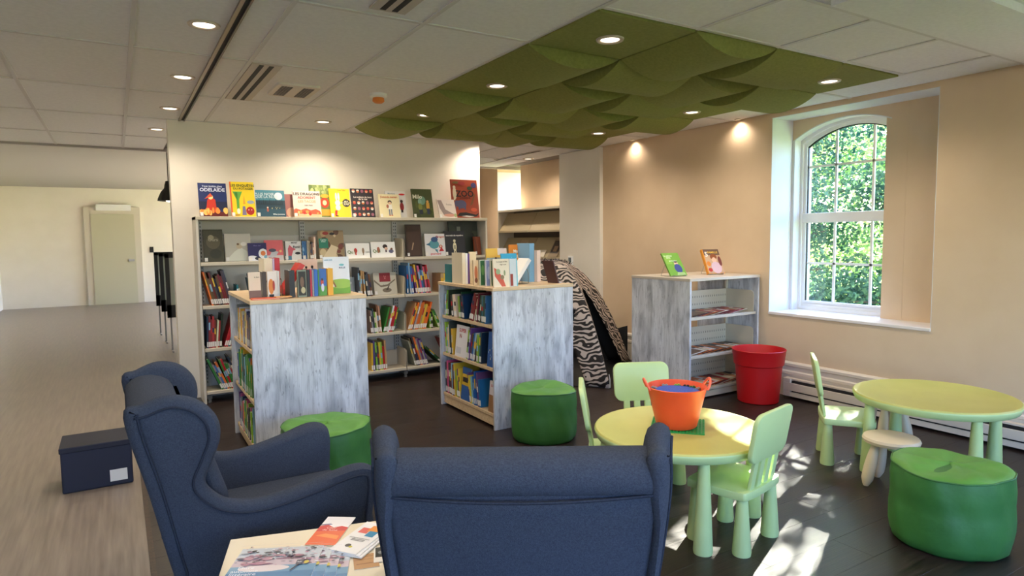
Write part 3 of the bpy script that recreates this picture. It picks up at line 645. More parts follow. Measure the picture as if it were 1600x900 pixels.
# island B left side
for k, (z, seq) in enumerate(((0.80, gen(31, [(4, 6, 0.03), (3, -8, 0.08), (5, -5, 0.05), (4, 20, 0.06), (3, 12, .0), (3, 4, 0.0)], ['light blue', 'teal', 'lime green', 'dark green', 'dark red', 'navy', 'charcoal', 'blue', 'white', 'cream'], hr=(.18, .235), tr=(.014, .03))),
                              (0.47, gen(32, [(7, -4, 0.03), (4, 12, 0.24), (3, 16, 0.0), (4, 5, 0.02)], ['teal', 'charcoal', 'yellow', 'white', 'brown', 'navy', 'blue', 'light blue', 'lime green', 'purple', 'white'], hr=(.22, .285), tr=(.014, .028))),
                              (0.115, gen(33, [(9, -2, 0.02), (3, -5, 0.02), (3, -8, 0.16), (5, -6, 0.02)], ['dark red', 'yellow', 'tan', 'lime green', 'charcoal', 'light blue', 'white', 'blue', 'pink', 'orange', 'purple', 'dark red', 'brown'], hr=(.22, .29), tr=(.014, .028))))):
    tot = 0; q = []
    for it in seq:
        tot += it[0] * 1.05 + it[5] + 0.002
        if tot > (0.80, 0.70, 0.74)[k]: break
        q.append(it)
    shelf_row((ISL_B[0] + 0.022, ISL_B[1] + IL - 0.03, z), (0, -1, 0), (1, 0, 0), q, '%s shelf of island before zebra tent' % ['upper', 'middle', 'lower'][k], 'books on the %s shelf of the island before the zebra tent' % ['upper', 'middle', 'lower'][k])

# ---- face-out books with printed covers
BFACE = []
def text(parent, body, u, v, size, rgb, w_, h_, yoff, align='CENTER', name='title_lettering', shear=0.0):
    c = bpy.data.curves.new(name, 'FONT'); c.body = body; c.size = size; c.align_x = align; c.align_y = 'CENTER'; c.extrude = 0.0002; c.resolution_u = 2; c.space_line = 0.85; c.shear = shear; c.offset = size * 0.022
    c.materials.append(mat(rgb, 0.5)); o = bpy.data.objects.new(name, c); COL.objects.link(o); o.parent = parent
    o.location = (u * w_, yoff, v * h_); o.rotation_euler = (PI / 2, 0, 0); return o
def art(parent, shapes, w_, h_, name='printed_cover'):
    m = MB(); mats = []; k = 0
    for sh in shapes:
        col = sh[-1]; mm = mat(col, 0.45)
        if mm not in mats: mats.append(mm)
        mi = mats.index(mm); y = -0.0004 - 0.00012 * k; k += 1
        if sh[0] == 'r': u0, v0, u1, v1 = sh[1:5]; p = [(u0, v0), (u1, v0), (u1, v1), (u0, v1)]
        elif sh[0] == 'e': u, v, ru, rv = sh[1:5]; p = [(u + ru * math.cos(2 * PI * q / 18), v + rv * math.sin(2 * PI * q / 18)) for q in range(18)]
        else: p = sh[1]
        p = [(min(max(a, 0.0), 1.0) * w_, min(max(b, 0.0), 1.0) * h_) for a, b in p]
        m.add([(a, y, b) for a, b in p], [tuple(range(len(p)))], mi)
    o = m.build(name, mats, parent)
    return 0 - 0.0004 - 0.00012 * k - 0.0004
def faceout(label, x0, y0, z0, w_, h_, t_, rgb, lean=12, rz=0, shapes=(), texts=(), name='picture_book', tilt=0, sticker=True):
    mw = Matrix.Translation((x0, y0, z0)) @ Matrix.Rotation(math.radians(rz), 4, 'Z') @ Matrix.Rotation(math.radians(-lean), 4, 'X') @ Matrix.Rotation(math.radians(tilt), 4, 'Y')
    o = book(label, mw, w_, h_, t_, rgb, None, False, name)
    y = art(o, shapes, w_, h_) if shapes else -0.0006
    for tx in texts: text(o, tx[0], tx[1], tx[2], tx[3], tx[4], w_, h_, y, *(tx[5:]))
    if sticker: MB().box(0.004, 0.03, y - 0.0004, y, 0.006, 0.04).build('shelf_label', M['sticker'], o)
    return o
def blob(seed, n, cols, u0, v0, u1, v1, r0, r1):
    r = random.Random(seed); return [('e', r.uniform(u0, u1), r.uniform(v0, v1), r.uniform(r0, r1), r.uniform(r0, r1), r.choice(cols)) for _ in range(n)]
YT, ZT = 6.40, BTOP + 0.001
faceout('dark blue picture book titled ODELAIDE with glowing red figure, bookcase top', 0.655, YT, ZT, 0.235, 0.315, 0.012, (34, 48, 98), 14, 0,
        [('r', 0, .2, 1, .45, (26, 34, 66)), ('r', 0, 0, 1, .14, (92, 24, 24)), ('p', [(.22, .12), (.62, .12), (.58, .5), (.45, .58), (.3, .5)], (196, 52, 36)), ('e', .42, .58, .09, .07, (240, 214, 150)), ('p', [(.2, .52), (.42, .7), (.5, .6)], (204, 84, 52))] + blob(5, 14, [(240, 140, 60), (250, 190, 100), (220, 90, 40)], .02, .1, .98, .22, .04, .09),
        [("Tous invités chez", .5, .9, .024, (190, 200, 226)), ("ODELAÏDE", .5, .79, .044, (206, 214, 236))])
faceout('yellow picture book LES ENQUETES DU POTAGER with leek and tomato, bookcase top', 0.92, YT, ZT, 0.21, 0.335, 0.014, (236, 206, 44), 14, 0,
        [('r', 0, 0, .06, 1, (220, 92, 62)), ('p', [(.1, .72), (.5, .72), (.36, .5), (.34, .16), (.24, .16), (.24, .5)], (96, 164, 70)), ('p', [(.17, .70), (.3, .70), (.29, .45)], (60, 124, 48)), ('e', .3, .16, .07, .08, (238, 232, 212)), ('e', .78, .17, .17, .12, (168, 38, 34)), ('e', .72, .2, .02, .015, (240, 240, 230)), ('e', .84, .2, .02, .015, (240, 240, 230)), ('p', [(.44, .05), (.62, .05), (.58, .3), (.48, .3)], (120, 112, 150)), ('e', .82, .42, .15, .05, (150, 160, 176)), ('p', [(.5, .36), (.56, .62), (.6, .36)], (222, 160, 60)), ('e', .2, .05, .15, .025, (186, 140, 60))],
        [("LES ENQUÊTES", .52, .89, .032, (70, 84, 34)), ("DU POTAGER", .55, .80, .028, (70, 84, 34))])
faceout('teal night picture book with a big white moon, bookcase top', 1.14, YT, ZT, 0.262, 0.262, 0.012, (72, 132, 150), 14, 0,
        [('r', 0, 0, 1, .62, (34, 62, 78)), ('r', 0, 0, 1, .3, (42, 78, 96)), ('e', .78, .78, .14, .14, (226, 234, 238)), ('e', .38, .26, .035, .07, (170, 90, 74)), ('e', .38, .35, .03, .03, (226, 200, 180))] + [('p', [(q / 14, .45), (q / 14 + .04, .62 + .06 * math.sin(q * 2.3)), (q / 14 + .08, .45)], (28, 50, 62)) for q in range(13)] + blob(3, 6, [(236, 220, 150)], .45, .3, .8, .36, .008, .014),
        [("PLUS NOIR", .3, .84, .036, (196, 220, 228)), ("QUE LA NUIT", .36, .74, .034, (196, 220, 228)), ("Milan jeunesse", .75, .1, .018, (214, 226, 230))])
faceout('dusky pink picture book half hidden behind the dragon book, bookcase top', 1.36, YT + 0.035, ZT, 0.17, 0.225, 0.01, (168, 112, 108), 10, 0, [('e', .62, .2, .3, .22, (214, 168, 140))], [])
faceout('cream picture book LES DRAGONS ADORENT LES TACOS, bookcase top', 1.475, YT - 0.012, ZT, 0.262, 0.262, 0.014, (230, 214, 200), 14, 0,
        [('p', [(0, .08), (1, .08), (.95, .24), (.8, .31), (.62, .26), (.45, .33), (.25, .27), (.08, .33), (0, .28)], (206, 92, 62)), ('p', [(0, .0), (1, .0), (1, .1), (0, .14)], (226, 190, 150))] + blob(8, 12, [(232, 160, 80), (190, 54, 48), (240, 200, 140)], .05, .05, .95, .22, .03, .07),
        [("LES DRAGONS", .5, .88, .038, (62, 52, 54)), ("ADORENT", .5, .74, .036, (178, 82, 74)), ("LES TACOS", .5, .6, .034, (222, 176, 128)), ("Adam Rubin", .55, .45, .016, (110, 90, 90))])
faceout('green and orange picture book behind the yellow rabbit book, bookcase top', 1.645, YT + 0.04, ZT, 0.21, 0.325, 0.012, (122, 138, 78), 9, 0, blob(9, 16, [(150, 166, 96), (92, 112, 60), (170, 180, 120)], 0, .75, 1, 1, .04, .1) + [('e', .68, .45, .2, .16, (206, 70, 44)), ('e', .68, .45, .1, .08, (240, 210, 170)), ('r', .4, .05, 1, .25, (226, 170, 60)), ('e', .7, .66, .2, .06, (240, 176, 60))], [])
faceout('bright yellow picture book with white rabbit and black title disc', 1.83, YT - 0.004, ZT, 0.205, 0.295, 0.013, (242, 208, 36), 13, 0,
        [('e', .33, .72, .05, .14, (244, 238, 222)), ('e', .45, .72, .05, .14, (244, 238, 222)), ('e', .38, .5, .13, .1, (244, 238, 222)), ('e', .38, .34, .12, .1, (244, 238, 222)), ('p', [(.2, .06), (.3, .06), (.34, .24), (.22, .24)], (196, 52, 46)), ('e', .3, .05, .08, .02, (40, 36, 36)), ('e', .8, .5, .19, .14, (34, 30, 34))],
        [("MAX\nET SON ART\nSUPER", .8, .5, .019, (244, 234, 200)), ("Olivier Tallec", .6, .94, .016, (120, 96, 30))])
cols6 = [(220, 150, 120), (190, 60, 60), (230, 220, 210), (206, 120, 70), (150, 90, 110)]
faceout('black picture book covered in rows of small faces, bookcase top', 2.05, YT, ZT, 0.238, 0.302, 0.013, (38, 32, 40), 13, 0,
        [s for rr in range(5) for cc in range(5) if not (rr == 3) for s in (('e', .12 + cc * .19, .10 + rr * .2, .062, .048, cols6[(rr * 3 + cc) % 5]), ('e', .12 + cc * .19, .135 + rr * .2, .06, .025, cols6[(rr + cc * 2 + 1) % 5]))],
        [("Les enfants du bout", .5, .70, .024, (226, 214, 206)), ("de la rue", .5, .63, .026, (226, 214, 206))])
faceout('white picture book with red badge behind the cream girl book', 2.425, YT + 0.04, ZT, 0.225, 0.285, 0.012, (226, 222, 220), 10, 0, [('e', .82, .88, .16, .035, (206, 40, 46)), ('e', .78, .42, .1, .16, (150, 40, 44)), ('e', .78, .62, .07, .06, (60, 40, 38)), ('r', .73, .2, .83, .3, (40, 34, 36))], [("Martine", .3, .9, .026, (150, 160, 170))])
faceout('cream picture book with a standing girl holding a toy, bookcase top', 2.335, YT - 0.01, ZT, 0.225, 0.25, 0.012, (232, 220, 178), 13, 0,
        [('e', .52, .66, .10, .08, (74, 56, 48)), ('e', .52, .62, .075, .06, (226, 186, 156)), ('p', [(.42, .36), (.62, .36), (.6, .56), (.44, .56)], (240, 236, 228)), ('r', .44, .12, .5, .36, (120, 132, 152)), ('r', .54, .12, .6, .36, (120, 132, 152)), ('e', .4, .48, .06, .08, (170, 106, 80)), ('e', .47, .1, .05, .02, (190, 60, 50)), ('e', .58, .1, .05, .02, (190, 60, 50))],
        [("J'attends maman", .5, .88, .028, (196, 112, 74))])
faceout('dark green MILO picture book with two small figures, bookcase top', 2.71, YT, ZT, 0.235, 0.318, 0.013, (74, 82, 50), 13, 0,
        blob(12, 12, [(88, 96, 52), (62, 70, 42), (100, 104, 60)], .05, .02, .95, .5, .06, .14) + [('e', .48, .6, .17, .15, (112, 150, 128)), ('e', .36, .56, .09, .1, (136, 168, 150)), ('e', .74, .56, .06, .05, (206, 160, 96)), ('r', .66, .32, .82, .52, (200, 150, 62)), ('r', .68, .12, .8, .32, (52, 56, 92)), ('e', .36, .38, .1, .12, (120, 126, 62)), ('r', .3, .12, .46, .28, (46, 50, 66))],
        [("Milo", .26, .72, .062, (228, 226, 206))])
faceout('orange-red ZOO picture book with elephant and animals, right end of bookcase top', 3.19, YT + 0.03, ZT, 0.33, 0.435, 0.014, (158, 66, 42), 9, 0,
        [('e', .12, .64, .07, .16, (222, 206, 180)), ('e', .12, .80, .05, .04, (222, 206, 180)), ('r', .07, .46, .12, .52, (222, 206, 180)), ('e', .34, .36, .19, .11, (84, 84, 118)), ('e', .18, .38, .09, .08, (84, 84, 118)), ('r', .22, .22, .28, .3, (84, 84, 118)), ('r', .44, .22, .5, .3, (84, 84, 118)), ('r', .11, .24, .14, .34, (84, 84, 118)), ('e', .86, .86, .10, .07, (62, 62, 110)), ('e', .7, .78, .1, .05, (52, 74, 48)), ('p', [(.66, .32), (.76, .36), (.9, .62), (.86, .64), (.72, .42)], (120, 80, 46)), ('p', [(.15, .06), (.6, .02), (.9, .05), (.98, .14), (.86, .09), (.5, .15), (.25, .14)], (28, 28, 34)), ('p', [(.3, .05), (.6, .025), (.8, .045), (.5, .07)], (226, 220, 212)), ('e', .2, .92, .14, .03, (110, 90, 46)), ('e', .4, .9, .14, .05, (150, 44, 48)), ('e', .8, .22, .12, .05, (210, 90, 60))],
        [("ZOO", .5, .625, .098, (26, 20, 22), 'CENTER'), ("LOGIQUE", .5, .52, .030, (74, 24, 22))])
faceout('small pale picture book with a sketched cradle, leaning before the ZOO book', 2.99, YT - 0.05, ZT, 0.215, 0.215, 0.012, (222, 208, 200), 20, 4,
        [('p', [(.02, .95), (.25, .95), (.4, .45), (.85, .2), (.8, .12), (.25, .16), (.1, .5)], (150, 132, 130)), ('e', .6, .14, .35, .08, (206, 150, 132)), ('e', .92, .14, .08, .1, (160, 176, 120))], [("Petite", .65, .72, .03, (176, 160, 156))])
fx = ISL_B[0] + 0.03
faceout('white picture book reading SUPER N on middle shelf of island by tent', fx, 4.905, 0.471, .21, .265, .012, (232, 230, 232), 6, -90, [('r', .1, .1, .5, .3, (206, 206, 212))], [("SUPER", .55, .84, .044, (196, 52, 62)), ("N", .4, .66, .05, (150, 60, 50))], sticker=False)
faceout('blue starry picture book at the near end of the middle shelf, island by tent', fx, 4.345, 0.471, .135, .27, .012, (44, 92, 164), 5, -90, blob(61, 9, [(240, 226, 150), (150, 190, 226)], .1, .1, .9, .9, .02, .04), [], sticker=False)
faceout('blue picture book with yellow band on lower shelf of island by tent', fx, 4.808, 0.116, .15, .27, .012, (46, 94, 160), 6, -90, [('r', 0, .45, 1, .8, (214, 176, 60)), ('r', .1, .55, .9, .7, (34, 30, 40))], [], sticker=False)
faceout('white and brown picture book at near end of lower shelf, island by tent', fx, 4.335, 0.116, .12, .24, .012, (222, 216, 220), 5, -90, [('r', 0, 0, 1, .55, (150, 112, 76))], [("SUPER", .5, .85, .026, (196, 52, 62))], sticker=False)
# second shelf face-outs
Y2, Z2 = 6.395, BZ[3] + 0.001
faceout('dark olive picture book at the left end of the second shelf', 0.675, Y2 + .02, Z2, 0.165, 0.30, 0.012, (66, 62, 42), 10, 0, [('e', .5, .6, .35, .2, (92, 84, 60)), ('e', .4, .75, .15, .08, (150, 140, 110)), ('e', .6, .25, .3, .15, (50, 50, 34))], [("Ours", .5, .68, .04, (160, 152, 130))])
faceout('pale picture book with a resting white cat on the second shelf', 0.855, Y2 + .03, Z2, 0.225, 0.26, 0.012, (198, 194, 182), 10, 0, [('p', [(0, .02), (1, .02), (.85, .35), (.6, .5), (.35, .35)], (220, 222, 210)), ('e', .55, .55, .12, .1, (206, 190, 160)), ('e', .72, .62, .12, .07, (232, 230, 222)), ('e', .5, .62, .05, .04, (120, 96, 74))], [])
faceout('navy picture book with an orange planet and white clouds', 1.045, Y2 - .01, Z2, 0.165, 0.17, 0.012, (44, 40, 96), 10, 0, [('e', .8, .4, .25, .28, (232, 236, 240)), ('e', .8, .42, .13, .14, (226, 130, 70)), ('e', .2, .1, .35, .2, (226, 230, 238)), ('e', .5, .14, .16, .09, (40, 44, 60)), ('e', .95, .22, .12, .1, (120, 176, 200))], [("Mon ciel", .5, .85, .018, (120, 112, 170))])
faceout('coral pink picture book with a grey telescope drawing', 1.195, Y2 + .01, Z2, 0.17, 0.195, 0.012, (222, 106, 112), 10, 0, [('r', 0, 0, 1, .25, (214, 206, 206)), ('p', [(.2, .1), (.55, .16), (.75, .42), (.4, .5)], (196, 198, 206)), ('e', .42, .5, .2, .09, (74, 76, 96)), ('e', .85, .45, .07, .06, (240, 190, 130))], [])
faceout('white picture book titled PETIT LOUP with a pink dog', 1.375, Y2, Z2, 0.155, 0.182, 0.018, (224, 222, 222), 8, 0, [('r', 0, 0, .06, 1, (32, 32, 36)), ('p', [(.2, .2), (.4, .2), (.55, .6), (.3, .8), (.2, .6)], (206, 92, 108)), ('e', .5, .56, .16, .06, (206, 92, 108)), ('e', .78, .35, .17, .07, (30, 30, 34)), ('r', .15, 0, .4, .22, (70, 120, 150))], [("PETIT", .6, .9, .024, (60, 60, 66)), ("Raté!", .74, .68, .034, (40, 40, 44))])
faceout('narrow blue patterned book beside the pink dog book', 1.54, Y2, Z2, 0.05, 0.18, 0.012, (70, 126, 186), 6, 0, blob(4, 8, [(160, 196, 226), (40, 80, 150)], .1, .05, .9, .95, .06, .12), [])
shelf_row((1.605, BY0 + .03, BZ[3]), (1, 0, 0), (0, 1, 0), [(.012, .15, .19, 'brown', 0, 0), (.010, .17, .19, 'charcoal', 0, 0), (.012, .16, .19, 'tan', 0, 0), (.016, .22, .2, 'cream', 0, 0)], 'second shelf, middle bay of wall bookcase', 'books on second shelf, middle bay of wall bookcase')
faceout('brown illustrated picture book with a green title square, second shelf', 1.70, Y2, Z2, 0.255, 0.285, 0.014, (150, 128, 96), 10, 0, blob(21, 14, [(206, 186, 146), (96, 66, 50), (180, 150, 110), (120, 60, 50)], .1, .05, .95, .95, .06, .16) + [('r', .02, .38, .38, .72, (40, 128, 104)), ('p', [(.1, 0), (.6, 0), (.75, .4), (.5, .5)], (222, 204, 170)), ('e', .3, .9, .12, .06, (150, 44, 40)), ('e', .55, .88, .1, .05, (40, 36, 36))], [("Contes\nd'hier", .2, .64, .02, (206, 230, 220))])
for i, (x, tt) in enumerate(((1.965, 'QuI'), (2.225, 'QuI'))):
    t = thing('tent_card', ['white folded tent card reading QuI with a red owl, left of two', 'white folded tent card reading QuI with children drawings, right of two'][i], 'card', (x, Y2 - 0.02, Z2))
    w_, h_ = (.245, .15) if i == 0 else (.262, .16)
    p = MB().add([(0, 0, 0), (w_, 0, 0), (w_, .035, h_), (0, .035, h_), (0, .002, 0), (w_, .002, 0), (w_, .037, h_), (0, .037, h_)], [(0, 1, 2, 3), (4, 7, 6, 5), (0, 4, 5, 1), (1, 5, 6, 2), (2, 6, 7, 3), (3, 7, 4, 0)]).build('front_leaf', M['paper'], t)
    MB().add([(0, .10, 0), (w_, .10, 0), (w_, .037, h_), (0, .037, h_), (0, .102, 0), (w_, .102, 0), (w_, .039, h_), (0, .039, h_)], [(0, 1, 2, 3), (4, 7, 6, 5), (0, 4, 5, 1), (1, 5, 6, 2), (2, 6, 7, 3), (3, 7, 4, 0)]).build('back_leaf', M['paper'], t)
    ho = link('printed_face', None, t, (0, -0.0005, 0)); ho.rotation_euler = (-math.atan2(.035, h_), 0, 0)
    sh = [('e', .4, .52, .07, .17, (196, 48, 46)), ('e', .4, .3, .03, .1, (196, 48, 46)), ('e', .72, .5, .05, .2, (150, 124, 100)), ('r', .7, .2, .74, .36, (120, 96, 76))] if i == 0 else [('e', .3, .5, .06, .2, (170, 100, 80)), ('e', .58, .72, .1, .14, (50, 36, 36)), ('e', .62, .58, .07, .1, (226, 186, 160)), ('r', .58, .34, .64, .5, (90, 60, 70)), ('e', .82, .4, .1, .12, (100, 100, 130)), ('e', .84, .55, .05, .07, (120, 80, 60))]
    yy = art(ho, sh, w_, h_); text(ho, 'Qu I', .22, .42, .045, (104, 132, 74), w_, h_, yy); text(ho, 'ose' if i == 0 else '...', .9, .42, .03, (150, 150, 150), w_, h_, yy)
faceout('dark brown wooden-looking book upright in the right bay, second shelf', 2.63, Y2 + .02, Z2, 0.175, 0.345, 0.016, (58, 40, 30), 8, 0, [('r', .1, .04, .96, .96, (70, 48, 36)), ('p', [(.3, .2), (.36, .2), (.5, .42), (.42, .44)], (170, 140, 110))], [])
faceout('white picture book with a blue dragon and red-clad child', 2.83, Y2 - .01, Z2, 0.238, 0.243, 0.013, (226, 224, 226), 9, 0, [('e', .45, .52, .25, .2, (86, 150, 164)), ('e', .48, .74, .17, .12, (52, 84, 130)), ('e', .6, .84, .08, .05, (52, 84, 130)), ('p', [(.04, .52), (.25, .6), (.25, .45)], (60, 110, 140)), ('p', [(.45, .3), (.6, .3), (.62, .1)], (70, 130, 150)), ('e', .77, .42, .09, .08, (190, 40, 46)), ('p', [(.66, .2), (.92, .22), (.8, .4)], (190, 40, 46)), ('e', .77, .43, .05, .05, (230, 196, 170))], [("Dragon", .78, .86, .032, (204, 96, 74)), ("gourmand", .5, .1, .03, (204, 60, 74))])
faceout('big dark green book standing at the back right of the second shelf', 3.15, Y2 + .06, Z2, 0.36, 0.375, 0.014, (42, 48, 38), 5, 0, blob(31, 10, [(54, 62, 46), (34, 38, 32), (66, 70, 50)], .05, .3, .95, .95, .06, .15) + [('r', .28, .7, .40, .85, (120, 124, 110))], [])
faceout('black picture book with a small pale skeleton-like figure, second shelf', 3.07, Y2, Z2, 0.245, 0.27, 0.013, (36, 37, 44), 8, 0, [('e', .48, .6, .06, .06, (222, 214, 180)), ('e', .48, .36, .09, .18, (222, 214, 180)), ('r', .42, .02, .46, .2, (222, 214, 180)), ('r', .5, .02, .54, .2, (222, 214, 180)), ('e', .48, .38, .06, .02, (40, 40, 46)), ('e', .48, .3, .06, .02, (40, 40, 46))], [("une nuit de mystère", .5, .82, .026, (222, 222, 222))])
faceout('reddish brown book at the right end of the second shelf', 3.415, Y2 - .04, Z2, 0.10, 0.205, 0.02, (130, 66, 44), 6, 18, [('p', [(0, 0), (.5, 0), (.2, 1), (0, 1)], (96, 46, 32))], [])
# face-out books on lower shelves (middle bay)
faceout('cream picture book with a dark red title panel, third shelf', 2.262, BY0 + .10, BZ[2] + .001, .25, .235, .013, (206, 200, 184), 12, 0, [('r', .26, .58, .74, .98, (146, 40, 50)), ('p', [(.02, .7), (.3, .42), (.6, .46), (.95, .7), (.95, .64), (.6, .38), (.3, .34), (.02, .6)], (128, 116, 100)), ('e', .55, .2, .2, .1, (120, 108, 92)), ('p', [(.5, .2), (.7, .5), (.6, .2)], (70, 62, 54))], [("Le\nfil", .5, .78, .026, (196, 110, 110)), ("fantôme", .55, .42, .022, (110, 100, 88))])
faceout('grey-blue picture book partly behind the island, third shelf', 1.86, BY0 + .10, BZ[2] + .001, .2, .20, .012, (150, 160, 168), 10, 0, [('e', .5, .7, .35, .12, (196, 202, 206))], [])

# ---------------------------------------------------------------- books on the island tops
ZI = IH + 0.001
def spine_book(label, x0, y0, w_, h_, t_, cn, rz=0, lean=0, rgb=None):
    """spine facing -y (camera side); x0 = left edge"""
    a = math.radians(lean); R = math.radians(rz); S = Vector((math.cos(R), math.sin(R), 0)); D = Vector((-math.sin(R), math.cos(R), 0)); Z = Vector((0, 0, 1))
    Zv = Z * math.cos(a) + S * math.sin(a); Sv = S * math.cos(a) - Z * math.sin(a); base = Vector((x0, y0, ZI))
    org = base + Sv * t_ if lean <= 0 else base + S * (t_ / math.cos(a))
    return book(label, basis(Sv, D, Zv, org), w_, h_, t_, rgb or PAL[cn], None, False, 'board_book')
TA = 'on island top by armchair'
faceout('cream board book with brown foot image, leftmost ' + TA, 0.722, 4.44, ZI, .075, .172, .012, (226, 208, 186), 4, 6, [('r', 0, 0, 1, .3, (120, 92, 84))], [("le livre", .7, .8, .012, (120, 110, 100))], 'board_book', sticker=False)
spine_book('dark brown board book beside the cream one ' + TA, 0.806, 4.46, .13, .17, .028, 'brown', rgb=(62, 44, 34))
faceout('white board book with orange flame drawing ' + TA, 0.84, 4.45, ZI, .062, .172, .012, (236, 228, 222), 3, 4, [('e', .35, .42, .28, .3, (226, 140, 60)), ('e', .62, .45, .12, .2, (180, 60, 50)), ('r', .1, .02, .6, .12, (40, 34, 34))], [], 'board_book', sticker=False)
spine_book('white board book with grey stripes ' + TA, 0.905, 4.47, .12, .172, .014, 'white')
spine_book('tall cream book standing behind the board books ' + TA, 0.875, 4.74, .2, .25, .055, 'cream')
spine_book('thin lilac book next to the tall cream book ' + TA, 0.932, 4.74, .2, .248, .012, 'purple', rgb=(196, 180, 214))
spine_book('tall red book behind the slanting one ' + TA, 0.946, 4.74, .2, .252, .034, 'red', rgb=(188, 38, 50))
spine_book('red book with white pages slanting to the right ' + TA, 0.93, 4.52, .16, .24, .034, 'red', lean=33, rgb=(204, 54, 48))
faceout('blush pink picture book with two small dancing figures ' + TA, 1.145, 4.86, ZI, .135, .235, .012, (226, 198, 182), 6, 0, [('e', .38, .62, .06, .1, (120, 50, 46)), ('e', .38, .74, .06, .04, (50, 36, 36)), ('e', .72, .62, .08, .08, (60, 44, 46)), ('e', .7, .75, .07, .05, (40, 32, 34)), ('p', [(.6, .5), (.95, .46), (.75, .6)], (150, 70, 60))], [], 'picture_book', sticker=False)
spine_book('black board book at the front edge ' + TA, 0.958, 4.36, .14, .178, .034, 'black')
faceout('dark board book with a figure photo in grey-green border ' + TA, 1.008, 4.345, ZI, .058, .18, .02, (126, 138, 120), 2, 3, [('r', .08, .06, .92, .94, (44, 40, 30)), ('e', .5, .55, .22, .2, (120, 90, 70)), ('e', .6, .25, .25, .12, (190, 180, 140))], [], 'board_book', sticker=False)
spine_book('black and red board book spine ' + TA, 1.072, 4.36, .14, .178, .018, 'black')
spine_book('crimson board book spine beside the black one ' + TA, 1.092, 4.36, .14, .178, .012, 'red', rgb=(188, 36, 66))
spine_book('grey board book spine in the front row ' + TA, 1.106, 4.36, .14, .176, .010, 'grey')
spine_book('bright blue board book spine in the front row ' + TA, 1.118, 4.36, .14, .178, .024, 'blue', rgb=(48, 104, 190))
spine_book('green board book spine in the front row ' + TA, 1.144, 4.36, .14, .178, .008, 'green')
faceout('blue board book with children in a meadow ' + TA, 1.155, 4.37, ZI, .05, .182, .008, (52, 102, 178), 3, 0, [('r', 0, 0, 1, .35, (84, 148, 62)), ('e', .4, .5, .2, .12, (190, 70, 60)), ('e', .45, .3, .2, .15, (206, 206, 226)), ('e', .42, .6, .13, .05, (60, 40, 36))], [], 'board_book', sticker=False)
spine_book('golden yellow thick board book ' + TA, 1.212, 4.37, .14, .182, .036, 'yellow', rgb=(232, 172, 50))
faceout('large white and green picture book with hill landscape ' + TA, 1.215, 4.46, ZI, .178, .258, .014, (224, 230, 240), 6, -2, [('r', 0, 0, 1, .3, (110, 166, 50)), ('e', .65, .27, .5, .13, (150, 190, 80)), ('e', .7, .78, .1, .03, (120, 190, 200)), ('e', .3, .22, .1, .04, (236, 240, 230)), ('p', [(.22, .46), (.26, .48), (.46, .2), (.42, .16)], (140, 90, 60))], [("petite bulle", .2, .92, .012, (90, 150, 180)), ("BULLE", .72, .70, .016, (70, 80, 110))], sticker=False)
o = book('thin orange-red book lying flat at the front edge ' + TA, Matrix.Translation((0.71, 4.34, ZI)) @ Matrix.Rotation(math.radians(-8), 4, 'Z') @ Matrix.Rotation(math.radians(90), 4, 'X') @ Matrix.Rotation(0, 4, 'Z'), .17, .0001 + .09, .008, (224, 92, 54), None, False)
o.matrix_world = Matrix.Translation((0.715, 4.315, ZI)) @ Matrix.Rotation(math.radians(-4), 4, 'Z') @ Matrix(((1, 0, 0, 0), (0, 0, 1, 0), (0, -1, 0, .008), (0, 0, 0, 1)))
o = book('thin yellow-orange book lying flat beside the red one ' + TA, Matrix.Identity(4), .10, .05, .006, (238, 170, 92), None, False)
o.matrix_world = Matrix.Translation((0.86, 4.30, ZI + .0085)) @ Matrix.Rotation(math.radians(3), 4, 'Z') @ Matrix(((1, 0, 0, 0), (0, 0, 1, 0), (0, -1, 0, .006), (0, 0, 0, 1)))
def bookend(label, x, y, z, rz=0):
    t = thing('wire_bookend', label, 'bookend', (x, y, z), rz)
    MB().tube([(0, 0, .002), (0, 0, .08), (.01, 0, .11), (.04, 0, .125), (.07, 0, .11), (.08, 0, .08), (.08, 0, .002)], .0018, 6).build('wire_loop', mat((110, 96, 84), .4, .8), t, smooth=True)
    MB().box(0, .08, -.001, .07, 0, .0015).build('base_plate', mat((130, 120, 108), .4, .8), t)
bookend('thin wire bookend behind the flame board book, ' + TA, .86, 4.62, ZI, 0.2)
bookend('thin wire bookend under the slanting red book, ' + TA, .905, 4.40, ZI, 1.2)

TB = 'on island top by tent'
for i, (dx, cn, t_) in enumerate(((0, 'teal', .014), (.016, 'white', .012), (.03, 'lime green', .014), (.046, 'light blue', .014), (.062, 'navy', .022))):
    spine_book('small %s board book in the leftmost short group %s' % (cn, TB), 2.412 + dx, 4.93, .12, .155, t_, cn)
for i, (dx, cn, t_, lab) in enumerate(((0, 'cream', .030, 'tall cream book, first of the tall group'), (.032, 'white', .018, 'tall white book in the tall group'), (.052, 'purple', .016, 'tall purple-spined book in the tall group'))):
    spine_book('%s %s' % (lab, TB), 2.402 + dx, 4.70, .19, .255 - .004 * i, t_, cn)
faceout('tall plain cream book facing out behind the purple spine ' + TB, 2.474, 4.70, ZI, .062, .262, .016, (226, 206, 166), 2, 0, [], [], 'board_book', sticker=False)
faceout('tan board book with orange drawing, front row ' + TB, 2.40, 4.50, ZI, .045, .2, .016, (222, 196, 160), 2, 0, [('e', .5, .5, .3, .28, (190, 112, 74)), ('e', .5, .2, .3, .1, (120, 70, 50))], [], 'board_book', sticker=False)
faceout('dark green board book with pale border, front row ' + TB, 2.425, 4.44, ZI, .055, .204, .016, (206, 210, 190), 2, 0, [('r', .1, .02, .9, .97, (44, 96, 54)), ('e', .5, .6, .25, .2, (92, 140, 74))], [], 'board_book', sticker=False)
